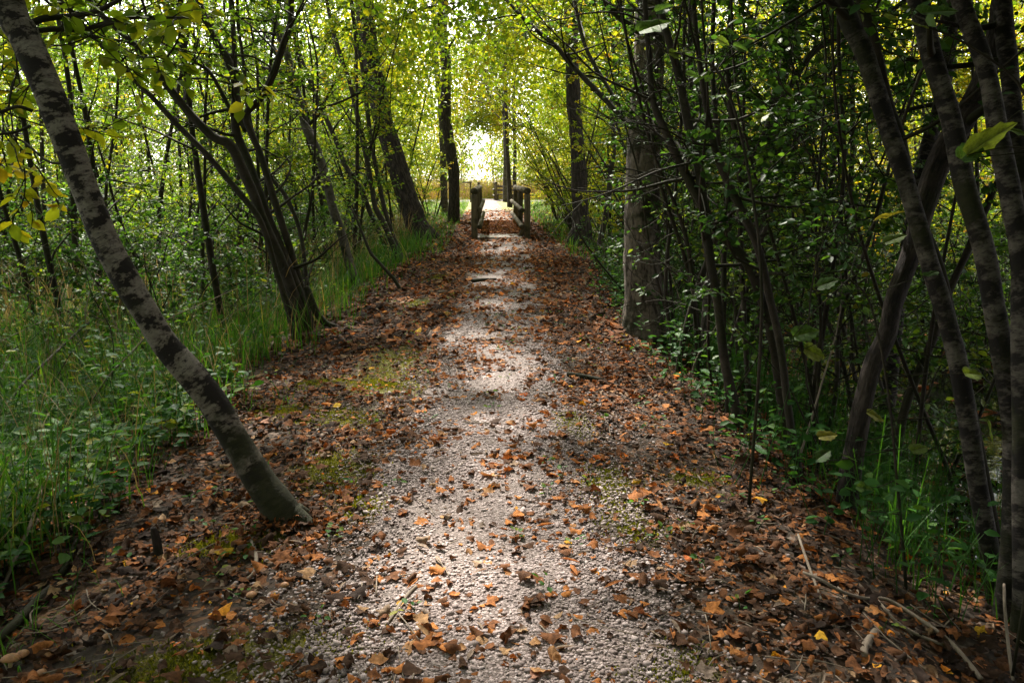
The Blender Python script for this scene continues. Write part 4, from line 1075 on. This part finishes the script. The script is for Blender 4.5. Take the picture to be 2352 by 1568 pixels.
def make_tall(h, nb, size, nl):
    tm, cr = MB(), Crown(); k = 8
    P = [np.zeros(3)]; d = np.array([rng.normal(0, .08), rng.normal(0, .08), 1.0])
    for i in range(k - 1):
        d = norm(d + rng.normal(0, .06, 3)); P.append(P[-1] + d * h / (k - 1))
    P4 = np.column_stack([np.array(P), np.linspace(.02 * h ** .8, .02, k)]); P4[0, 2] = -.3
    tube(tm, P4, 10, 4, .03); limbs(tm, cr, P4, .22, 1, nb, h * .27, (5, 50), size, 9, nl, .05, tw=.5)
    lm = MB(); cr.into(lm, T_SIMPLE, .55)
    return [tm], lm

def proto(kindname, gens, bm, lm):
    out = []
    for g_ in gens:
        tms, l_ = g_
        out.append(([t.mesh('trunk', bm) for t in tms], l_.mesh('crown', lm)))
    return out
SAP = proto('sapling', [make_sapling(5.5, 24, .052, 20), make_sapling(6.5, 28, .052, 20), make_sapling(4.5, 22, .050, 20), make_sapling(7.0, 26, .056, 20, .2)], M_TWIG, M_LEAF)
SAPY = proto('sapling', [make_sapling(5.5, 24, .060, 20), make_sapling(6.5, 28, .060, 20), make_sapling(7.5, 30, .064, 20, .18)], M_TWIG, M_LEAF_Y)
HAZ = proto('hazel', [make_hazel(6, 5.0, .07, 12), make_hazel(7, 5.8, .07, 12), make_hazel(5, 4.4, .065, 13)], M_TWIG, M_LEAF_Y)
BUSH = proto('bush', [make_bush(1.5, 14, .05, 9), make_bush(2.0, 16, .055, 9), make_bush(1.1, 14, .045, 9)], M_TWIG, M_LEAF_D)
TALL = proto('tall', [make_tall(12, 38, .12, 30), make_tall(14, 40, .125, 30), make_tall(10, 34, .115, 30)], M_GREY, M_LEAF)
TALLY = proto('tall', [make_tall(12, 38, .12, 30), make_tall(13, 38, .12, 30)], M_FURROW, M_LEAF_Y)

def plant(protos, name, x, y, sc, label, cat, group, color, part='trunk'):
    ms, cm = protos[rng.integers(0, len(protos))]
    t = thing(name, label, cat, (x, y, float(gh(x, y))), group, rng.uniform(0, 6.28), sc)
    for m_ in ms: link(part, m_, t)
    o = link('crown', cm, t); o.color = (*color, 1)
    return t
taken = [(float(o.location.x), float(o.location.y), .75 if 'big' in o.name or 'swollen' in o.name else .3) for o in COL.objects if o.get('category') == 'tree']
taken += [(float(o.location.x) * k_, float(o.location.y) * k_, .9) for o in COL.objects if o.name.split('.')[0] in ('big_dark_tree', 'upright_dark_tree', 'swollen_foot_tree', 'big_grey_tree') for k_ in (.94, .86, .77, .68)]
taken += [(xc(y_) + s_ * .9, y_, .8) for y_ in np.arange(12, 60, 1.0) for s_ in (-1, 1)]
def free(x, y, r):
    for a, b, c in taken:
        if (a - x) ** 2 + (b - y) ** 2 < (c + r) ** 2: return False
    taken.append((x, y, r)); return True
def fill(n, protos, name, side, u0, u1, y0, y1, s0, s1, r, label, cat, group, c0, c1, part='trunk', ye=1.0):
    k = tries = 0
    while k < n and tries < n * 60:
        tries += 1
        y = y0 + (y1 - y0) * rng.random() ** ye; u = rng.uniform(u0, u1); x = float(xc(y)) + side * u
        if side > 0 and WATER_Z > gh(x, y) and rng.random() < .8: continue
        if abs(x) > 1.0 * y + 2: continue
        if not free(x, y, r): continue
        t_ = rng.random(); plant(protos, name, x, y, rng.uniform(s0, s1), label, cat, group, tuple(a + (b - a) * t_ for a, b in zip(c0, c1)), part); k += 1
fill(44, SAP, 'sapling', -1, 3.0, 12, 8.5, 20, .7, 1.1, .42, 'thin sapling with yellow green leaves rising from the grass of the left thicket', 'sapling', 'saplings in the left thicket', (1.1, 1.2, .9), (1.5, 1.35, .9))
fill(54, SAP, 'sapling', -1, 3.2, 22, 17, 34, .8, 1.25, .5, 'thin sapling with yellowing leaves deep in the left wood', 'sapling', 'saplings deep in the left wood', (.95, 1.1, .9), (1.5, 1.35, .95))
POLE = proto('pole', [make_sapling(6.5, 9, .052, 9, .07, 4), make_sapling(8, 10, .052, 9, .10, 4), make_sapling(7, 8, .05, 8, .13, 4)], M_TWIG, M_LEAF)
fill(46, POLE, 'sapling', -1, 2.4, 13, 8, 26, .8, 1.2, .22, 'bare slender pole of a sapling among the leafy growth on the left', 'sapling', 'bare poles on the left', (1.1, 1.2, .9), (1.5, 1.4, .9))
fill(46, POLE, 'sapling', 1, 1.9, 11, 6.5, 24, .8, 1.2, .22, 'bare slender pole of a sapling among the dark growth on the right', 'sapling', 'bare poles on the right', (.9, 1.0, .9), (1.3, 1.2, .9))
fill(20, HAZ, 'hazel_shrub', -1, 2.3, 9, 14, 32, .7, 1.0, .8, 'many stemmed hazel among the saplings on the left', 'shrub', 'hazels left of the path', (.8, 1.1, .9), (1.2, 1.2, 1), 'stem')
fill(80, BUSH, 'bush', -1, 3.0, 14, 9, 24, .7, 1.2, .45, 'low leafy bush under the saplings of the left thicket', 'bush', 'bushes in the left thicket', (1.1, 1.15, .8), (1.7, 1.5, .8), 'stem')
fill(18, TALL, 'tall_tree', -1, 4.5, 30, 20, 52, .8, 1.1, 1.2, 'tall pale trunked tree far back in the left wood', 'tree', 'tall trees of the left wood', (1, 1.1, .9), (1.5, 1.3, 1))
fill(40, SAPY, 'sapling', 1, 3.2, 17, 9, 24, .8, 1.2, .45, 'thin sapling with yellow leaves beyond the dark water', 'sapling', 'saplings beyond the water', (.75, .98, .75), (1.15, 1.08, .8))
fill(40, SAPY, 'sapling', 1, 2.4, 20, 20, 36, .8, 1.2, .5, 'thin sapling with backlit yellow leaves right of the bridge', 'sapling', 'saplings right of the bridge', (.9, 1.05, .8), (1.3, 1.2, .85))
fill(22, HAZ, 'hazel_shrub', 1, 1.9, 8, 12.5, 34, .7, 1.05, .7, 'many stemmed hazel arching over the right side of the path', 'shrub', 'hazels right of the path', (.8, 1.1, .8), (1.1, 1.2, .9), 'stem')
fill(60, BUSH, 'bush', 1, 2.4, 13, 8, 24, .7, 1.3, .45, 'dark leafy bush in the shade right of the path', 'bush', 'bushes on the right side', (1, 1, .9), (2.0, 1.6, .8), 'stem')
fill(26, BUSH, 'bush', 1, 1.7, 2.9, 4.6, 12, .45, .75, .35, 'low dark bush on the bank under the coppice stems', 'bush', 'bushes on the right bank', (1, 1, 1), (1.3, 1.2, 1), 'stem', 1.0)
fill(26, TALLY, 'tall_tree', 1, 4.5, 30, 16, 52, .8, 1.1, 1.2, 'tall dark tree with yellow crown far back in the right wood', 'tree', 'tall trees of the right wood', (.9, 1.05, .8), (1.3, 1.2, .85))

# far wood closing the view: a mass nobody could count
def mass(name, mat, n, boxes, size, color, gap=False):
    mb = MB(); P = []
    for (x0, x1, y0, y1, z0, z1), w in boxes:
        k = int(n * w)
        C = np.column_stack([rng.uniform(x0, x1, k // 40 + 1), rng.uniform(y0, y1, k // 40 + 1), z0 + (z1 - z0) * rng.random(k // 40 + 1) ** 1.2])
        P.append(C[rng.integers(0, len(C), k)] + rng.normal(0, 1, (k, 3)) * np.array([.8, .8, .45]))
    P = np.vstack(P); P[:, 2] = np.maximum(P[:, 2], gh(P[:, 0], P[:, 1]) + .05); n = len(P)
    if gap: P = P[thin(P)]
    P = P[clear_view(P)]; n = len(P)
    yd = rng.normal(0, 1, (n, 3)); yd[:, 2] -= .4
    put(mb, T_SIMPLE, P, yd, np.array([0, 0, 1.0]) + rng.normal(0, .6, (n, 3)), size * rng.uniform(.6, 1.3, n), np.clip(.5 * rng.random(n) + .25 + .25 * wav(P[:, 0], P[:, 2], .9, 3), 0, 1))
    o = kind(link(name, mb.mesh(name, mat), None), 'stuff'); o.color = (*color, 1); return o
mass('far_woodland', M_LEAF, 190000, [((-45, -4.0, 23, 58, 0, 6.8), 1.0)], .12, (1.35, 1.3, 1.0), True)
mass('far_woodland', M_LEAF_Y, 240000, [((4.0, 45, 24, 58, 0, 9), .70), ((-5, -1.6, 22, 44, 3.5, 10), .10), ((2.2, 6, 22, 44, 3.5, 10), .10), ((-2.6, 3.4, 15, 32, 4.4, 9), .10)], .13, (.85, 1.02, .78), True)

mass('shade_foliage', M_LEAF, 200000, [((-16, -3.4, -12, -.6, .8, 10), .24), ((3.0, 12, -12, -.6, .2, 10), .26), ((-4, 4, -14, -5, 0, 7), .12), ((2.6, 10, 1, 12, 4.6, 10), .20), ((1.9, 6, -2, 3.2, 3.0, 6.5), .10), ((-9, -2.4, 3, 9, 5.0, 10), .07), ((-2.4, -1.2, 6, 20, 6, 10), .02)], .22, (.9, 1.0, .9), True)  # out of view leaf masses around the camera, added to darken trunks and bank

# ------------------------------------------------------------------ the clearing at the end
mb = MB()
y = rng.uniform(58, 74, 9000); x = rng.uniform(-9, 11, 9000); n = 9000
cw = wav(x, y * .4, .9, 3)
blades(mb, x, y, rng.uniform(.6, 1.7, n) * (1 + .45 * cw), rng.uniform(.008, .018, n), rng.uniform(.1, .7, n), rng.random(n))
o = kind(link('reeds', mb.mesh('reeds', M_STRAW)), 'stuff'); o.color = (1.5, 1.38, 1.35, 1)
mass('clearing_shrubs', M_LEAF_Y, 14000, [((-9, -2.5, 57, 66, 0, 2.0), .45), ((2.2, 11, 57, 68, 0, 2.6), .40), ((-1, 2.4, 58, 62, 0, .8), .15)], .12, (1.3, 1.2, 1.3))
mass('far_bushes', M_LEAF, 60000, [((-30, 34, 78, 92, 0, 5.4), .5), ((-30, -1.9, 80, 100, 2, 8.5), .25), ((.3, 34, 80, 100, 2, 8.5), .25)], .22, (1.0, .88, 2.4))  # greyer, bluer tint puts the distance haze into the leaf colour
mass('clearing_wood', M_LEAF_Y, 80000, [((-13, -1.75, 66, 76, 2.0, 14), .40), ((.85, 14, 66, 76, 1.6, 14), .38), ((-2.4, 2.2, 66, 74, 5.7, 13), .22)], .20, (1.0, 1.05, .9))
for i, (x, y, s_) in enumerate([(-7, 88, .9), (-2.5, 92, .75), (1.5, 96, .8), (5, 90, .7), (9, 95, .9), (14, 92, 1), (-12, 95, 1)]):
    plant(TALL, 'willow_tree', x, y, s_, 'willow tinted pale like haze at the far side of the sunny clearing', 'tree', 'willows beyond the clearing', (2.2, 1.9, 3.5))  # leaf tint lifted towards pale blue, standing in for hazy air

# ------------------------------------------------------------------ footbridge
def log(a, b, r, name, parent, mat=M_POST, seg=14):
    a, b = np.array(a, float), np.array(b, float); mb = MB()
    d = norm(b - a); e = .012
    Q = np.array([[*a, r * .9], [*(a + d * e), r], [*(a * .5 + b * .5), r], [*(b - d * e), r], [*b, r * .9]])
    tube(mb, Q, seg, 1, .012)
    return link(name, mb.mesh(name, mat), parent)
def railing(xa, ya, xb, yb, side, label, npost=3, h=1.16, group=None):
    z0 = float(gh(xa, ya)) * .5 + float(gh(xb, yb)) * .5
    o = np.array([xa, ya, z0]); t = thing('log_railing', label, 'railing', o, group)
    dx, dy = xb - xa, yb - ya
    for k in range(npost):
        f = k / (npost - 1); log((dx * f, dy * f, -.35), (dx * f, dy * f, h - .08), .078, 'post', t)
    e = .18 / math.hypot(dx, dy)
    log((-dx * e * .3, -dy * e * .3, h), (dx * (1 + e), dy * (1 + e), h), .085, 'rail', t)
    for zz in (.70, .30): log((-side * .13, 0 - dy * e * .2, zz), (dx - side * .13, dy * (1 + e), zz), .062, 'rail', t)
    return t
def gx(px, py):
    g, _ = ground_at(px, py); return g
a = gx(1090, 549); b = gx(1209, 547)
railing(a[0], a[1], a[0] + .11, a[1] + 8.2, -1, 'log railing with round posts on the left of the footbridge')
tR = railing(b[0], a[1], b[0] + .05, a[1] + 8.2, 1, 'log railing with round posts on the right of the footbridge')
log((-.02, .1, .32), (-.20, .55, -.05), .06, 'brace', tR)
t = thing('bridge_deck', 'grey plank footbridge deck partly buried in orange leaves', 'footbridge', (float((a[0] + b[0]) / 2), a[1], float(gh(.4, a[1])) + .0))
mb = MB()
yy = 0.0
while yy < 8.4:
    w = .17; zt = .030 + rng.uniform(0, .006); x0, x1 = -.60 + rng.uniform(-.03, .03), .60 + rng.uniform(-.03, .03)
    V = np.array([(sx, sy, sz) for sz in (-.04, zt) for sx, sy in ((x0, yy), (x1, yy), (x1, yy + w), (x0, yy + w))])
    mb.add(V, np.array([(4, 5, 6, 7), (0, 1, 5, 4), (1, 2, 6, 5), (2, 3, 7, 6), (3, 0, 4, 7)])); yy += w + .012
link('planking', mb.mesh('planking', M_PLANK, smooth=False), t)
mb = MB(); n = 5200
y = a[1] + rng.uniform(1.2, 7.4, n); x = (a[0] + b[0]) / 2 + rng.uniform(-.62, .62, n); hd, nz = rand_rot(n, .35); part = rng.integers(0, 14, n)
for q_ in range(14):
    k = part == q_; put(mb, CURLED_LO[q_], np.stack([x[k], y[k], gh(.4, y[k]) * 0 + float(gh(.4, a[1])) + .04 + .02 * rng.random(k.sum())], -1), hd[k], nz[k], .085 * rng.uniform(.7, 1.3, k.sum()), np.clip(rng.beta(2.6, 1.6, k.sum()) * .86, 0, 1))
kind(link('leaf_litter', mb.mesh('leaf_litter_deck', M_LITTER)), 'stuff')
# second pair of railings, far off, where the path meets the track
a2 = gx(1099, 461.5); b2 = gx(1140, 461.5)
railing(a2[0], a2[1], a2[0] + .03, a2[1] + 5, -1, 'far log railing left of the path at the sunny clearing')
railing(b2[0], a2[1], b2[0] - .02, a2[1] + 6, 1, 'far log railing right of the path at the sunny clearing', 3)

def box(mb, c, s, rot=0.0):
    x, y, z = np.array(s) / 2.0
    V = np.array([(a_ * x, b_ * y, c_ * z) for c_ in (-1, 1) for a_, b_ in ((-1, -1), (1, -1), (1, 1), (-1, 1))])
    cr_, sr = math.cos(rot), math.sin(rot); V = V @ np.array([[cr_, sr, 0], [-sr, cr_, 0], [0, 0, 1]]) + np.array(c)
    mb.add(V, np.array([(3, 2, 1, 0), (4, 5, 6, 7), (0, 1, 5, 4), (1, 2, 6, 5), (2, 3, 7, 6), (3, 0, 4, 7)]))
# signpost and picnic bench in the clearing, little plant label in the turf
s0 = at(1081, 447, 50); t = thing('signpost', 'dark wooden signpost with one arm left of the far railing', 'sign', (s0[0], s0[1], float(gh(s0[0], s0[1]))))
log((0, 0, -.2), (0, 0, 1.25), .05, 'post', t); mb = MB(); box(mb, (-.22, -.06, 1.24), (.60, .03, .11)); link('board', mb.mesh('board', M_SIGN, False), t)
s0 = at(1152, 452, 53); t = thing('picnic_bench', 'dark slatted bench beside the far right railing', 'bench', (s0[0] + .25, s0[1], float(gh(s0[0], s0[1]))))
for zz, nm in ((.95, 'back_slat'), (.70, 'back_slat'), (.42, 'seat')):
    mb = MB(); box(mb, (0, .12 if nm != 'seat' else -.1, zz), (1.3, .05 if nm != 'seat' else .45, .13 if nm != 'seat' else .06)); link(nm, mb.mesh(nm, M_SIGN, False), t)
for sx in (-.5, .5):
    mb = MB(); box(mb, (sx, .0, .2), (.09, .35, .40)); link('leg', mb.mesh('leg', M_SIGN, False), t)
s0 = gx(1054, 476); t = thing('plant_label', 'small pale information plate on a short peg in the far turf', 'sign', (s0[0], s0[1], s0[2]))
log((0, 0, -.1), (0, 0, .42), .018, 'peg', t); mb = MB(); box(mb, (0, -.03, .45), (.30, .02, .12)); link('plate', mb.mesh('plate', M_LABELB, False), t)

# ------------------------------------------------------------------ small things on the ground
def stick(name, pts, label, cat, mat=M_STICK, lift=.012, group=None, forks=()):
    def ln(pp):
        out = []
        for px, py, r, *h in pp:
            g, d = ground_at(px, py); out.append([g[0], g[1], float(gh(g[0], g[1])) + r * d / F_PX * .6 + lift + (h[0] if h else 0), r * d / F_PX])
        return np.array(out)
    P = ln(pts); t = thing(name, label, cat, P[0, :3], group); mb = MB()
    Q = P.copy(); Q[:, :3] -= P[0, :3]; tube(mb, Q, 7, 4, .06)
    for f in forks:
        Q = ln(f); Q[:, :3] -= P[0, :3]; tube(mb, Q, 6, 4, .06)
    link('wood', mb.mesh('wood', mat), t)
stick('fallen_branch', [(-20, 1500, 11), (50, 1432, 11), (85, 1392, 10), (117, 1362, 9)], 'thick brown branch lying at the lower left beyond the mushrooms', 'branch', M_TWIG)
stick('fallen_twig', [(0, 1375, 4), (40, 1318, 4, .05), (85, 1258, 4, .12), (113, 1199, 3.5, .2)], 'straight pale twig leaning on the herbs at the left edge', 'twig', M_STICK)
stick('fallen_branch', [(142, 1330, 7), (160, 1295, 7), (178, 1250, 6)], 'short dark branch among dead leaves left of the stake', 'branch', M_TWIG)
stick('fallen_twig', [(573, 1240, 4), (586, 1272, 4.5), (589, 1300, 5), (584, 1325, 5), (567, 1340, 4)], 'curved grey twig below the foot of the leaning trunk', 'twig', M_STICK)
stick('fallen_branch', [(957, 1356, 4), (935, 1380, 4.5), (911, 1409, 4.5), (898, 1430, 4), (884, 1446, 3)], 'bent bare branch lying on the gravel', 'branch', M_STICK)
stick('fallen_branch', [(1304, 866, 6), (1340, 872, 6), (1384, 880, 5)], 'short log like branch in the leaves right of the path', 'branch', M_TWIG)
stick('fallen_branch', [(1084, 650, 4), (1110, 647, 4), (1140, 645, 3)], 'dark branch across the middle of the path', 'branch', M_TWIG)
stick('fallen_branch', [(1250, 640, 3), (1300, 632, 3), (1350, 630, 2.5)], 'dark branch among leaves before the swollen foot tree', 'branch', M_TWIG)
stick('fallen_branch', [(1841, 1356, 3, .05), (1885, 1376, 3.5, .05), (1930, 1390, 4, .03), (1985, 1388, 4), (2035, 1392, 4.5), (2100, 1430, 5), (2170, 1480, 5.5), (2215, 1530, 6), (2250, 1575, 6)], 'long pale forked branch lying on the dark right bank', 'branch', M_STICK, .02, forks=[[(2015, 1394, 4), (2060, 1445, 4), (2120, 1478, 4), (2182, 1500, 4)], [(1830, 1265, 3, .05), (1855, 1330, 3.5, .03), (1885, 1390, 3)]])
stick('fallen_twig', [(2258, 1310, 3, .25), (2290, 1360, 3.2, .2), (2296, 1450, 3.5, .12), (2310, 1520, 3.5, .05), (2325, 1575, 3.5)], 'pale twig propped upright at the lower right corner', 'twig', M_STICK)
stick('fallen_branch', [(2010, 1462, 9), (1985, 1500, 9), (1985, 1518, 8)], 'stubby grey piece of wood on the dark right bank', 'branch', M_STICK)
stick('fallen_twig', [(0, 1013, 3.5, .15), (60, 960, 3.5, .25), (130, 905, 3, .32), (200, 850, 2.5, .4), (233, 826, 2, .42)], 'long bare twig slanting over the herbs at the left edge', 'twig', M_TWIG)

g, d = ground_at(362, 1282)
t = thing('rotten_stake', 'short rotten black stake standing in the leaves left of the leaning trunk', 'stump', g)
mb = MB(); tube(mb, np.array([[0, 0, -.05, .022], [.002, 0, .05, .018], [-.003, .002, .10, .017], [-.006, 0, .135, .012]]), 9, 4, .12); link('wood', mb.mesh('wood', M_FURROW), t)

def mushroom(px, py, rpx, label, tilt=0.0):
    g, d = ground_at(px, py); r = rpx * d / F_PX
    t = thing('mushroom', label, 'mushroom', g, 'tan mushrooms in the leaf litter', rng.uniform(0, 6)); t.rotation_euler = (tilt, tilt * .6, rng.uniform(0, 6))
    a = np.linspace(0, 2 * np.pi, 18, endpoint=False); prof = [(0.02, .62), (.35, .58), (.68, .44), (.9, .22), (1.0, .02), (.96, -.06), (.6, .06), (.2, .10)]
    V = np.array([[(1 + .06 * math.sin(3 * q + px)) * pr * math.cos(q), pr * math.sin(q), z] for pr, z in prof for q in a]) * r + np.array([0, 0, r * 1.5])
    k = 18; i, j = np.meshgrid(np.arange(len(prof) - 1), np.arange(k), indexing='ij')
    mb = MB(); mb.add(V, np.stack([i * k + j, (i + 1) * k + j, (i + 1) * k + (j + 1) % k, i * k + (j + 1) % k], -1).reshape(-1, 4)[:, ::-1]); link('cap', mb.mesh('cap', M_CAP), t)
    mb = MB(); tube(mb, np.array([[0, 0, -r * .6, r * .26], [0, 0, r * .3, r * .22], [0, 0, r * 1.62, r * .24]]), 10, 3); link('stem', mb.mesh('stem', M_GILL), t)
mushroom(23, 1545, 21, 'broad tan mushroom nearest the lower left corner', .2)
mushroom(54, 1522, 15, 'domed tan mushroom beside the broad one in the lower left corner')
mushroom(92, 1530, 19, 'tilted mushroom showing its pale stem and dark underside', .75)
mushroom(97, 1560, 12, 'small half buried mushroom below the tilted one')
mushroom(247, 1476, 11, 'small round mushroom beside a thin stick, left one of a close pair')
mushroom(289, 1477, 8, 'tiny round mushroom, right one of a close pair')
mushroom(578, 1382, 12, 'tan mushroom under a curled leaf near the leaning trunk')
mushroom(655, 1356, 10, 'small tan mushroom at the edge of the gravel')

# ------------------------------------------------------------------ light
w = bpy.data.worlds.new('World'); S.world = w; w.use_nodes = True
nt = w.node_tree; N, Lk = nt.nodes, nt.links
bg = N.get('Background') or N.new('ShaderNodeBackground')
sky = N.new('ShaderNodeTexSky'); sky.sky_type = 'NISHITA'; sky.sun_disc = False
sky.sun_elevation = SUN_EL; sky.sun_rotation = SUN_AZ; sky.air_density = 1.0; sky.dust_density = 2.0; sky.ozone_density = 1.0
tc = N.new('ShaderNodeTexCoord'); cn = noise(N, Lk, tc.outputs['Generated'], 2.2, 6, .6, .3)
bw = N.new('ShaderNodeRGBToBW'); Lk.new(sky.outputs[0], bw.inputs[0])
cloud = mix(N, Lk, 1.0, bw.outputs[0], (1.32, 1.27, 1.22), 'MULTIPLY')
Lk.new(mix(N, Lk, mrange(N, Lk, cn.outputs[0], .35, .6, .55, .95), sky.outputs[0], cloud), bg.inputs[0]); bg.inputs[1].default_value = .15
sun = bpy.data.lights.new('sun', 'SUN'); sun.energy = 4.8; sun.angle = math.radians(2.4); sun.color = (1, .93, .82)
so = bpy.data.objects.new('sun', sun); COL.objects.link(so)
from mathutils import Vector
so.rotation_euler = Vector(SUN).to_track_quat('Z', 'Y').to_euler()

S.view_settings.view_transform = 'Standard'; S.view_settings.look = 'None'; S.view_settings.gamma = 1
S.view_settings.exposure = 2.2
S.render.engine = 'CYCLES'
c = S.cycles
c.max_bounces = 6; c.diffuse_bounces = 4; c.glossy_bounces = 2; c.transmission_bounces = 3; c.transparent_max_bounces = 4
c.caustics_reflective = False; c.caustics_refractive = False
c.use_denoising = True; c.denoising_prefilter = 'NONE'
c.sample_clamp_indirect = 6
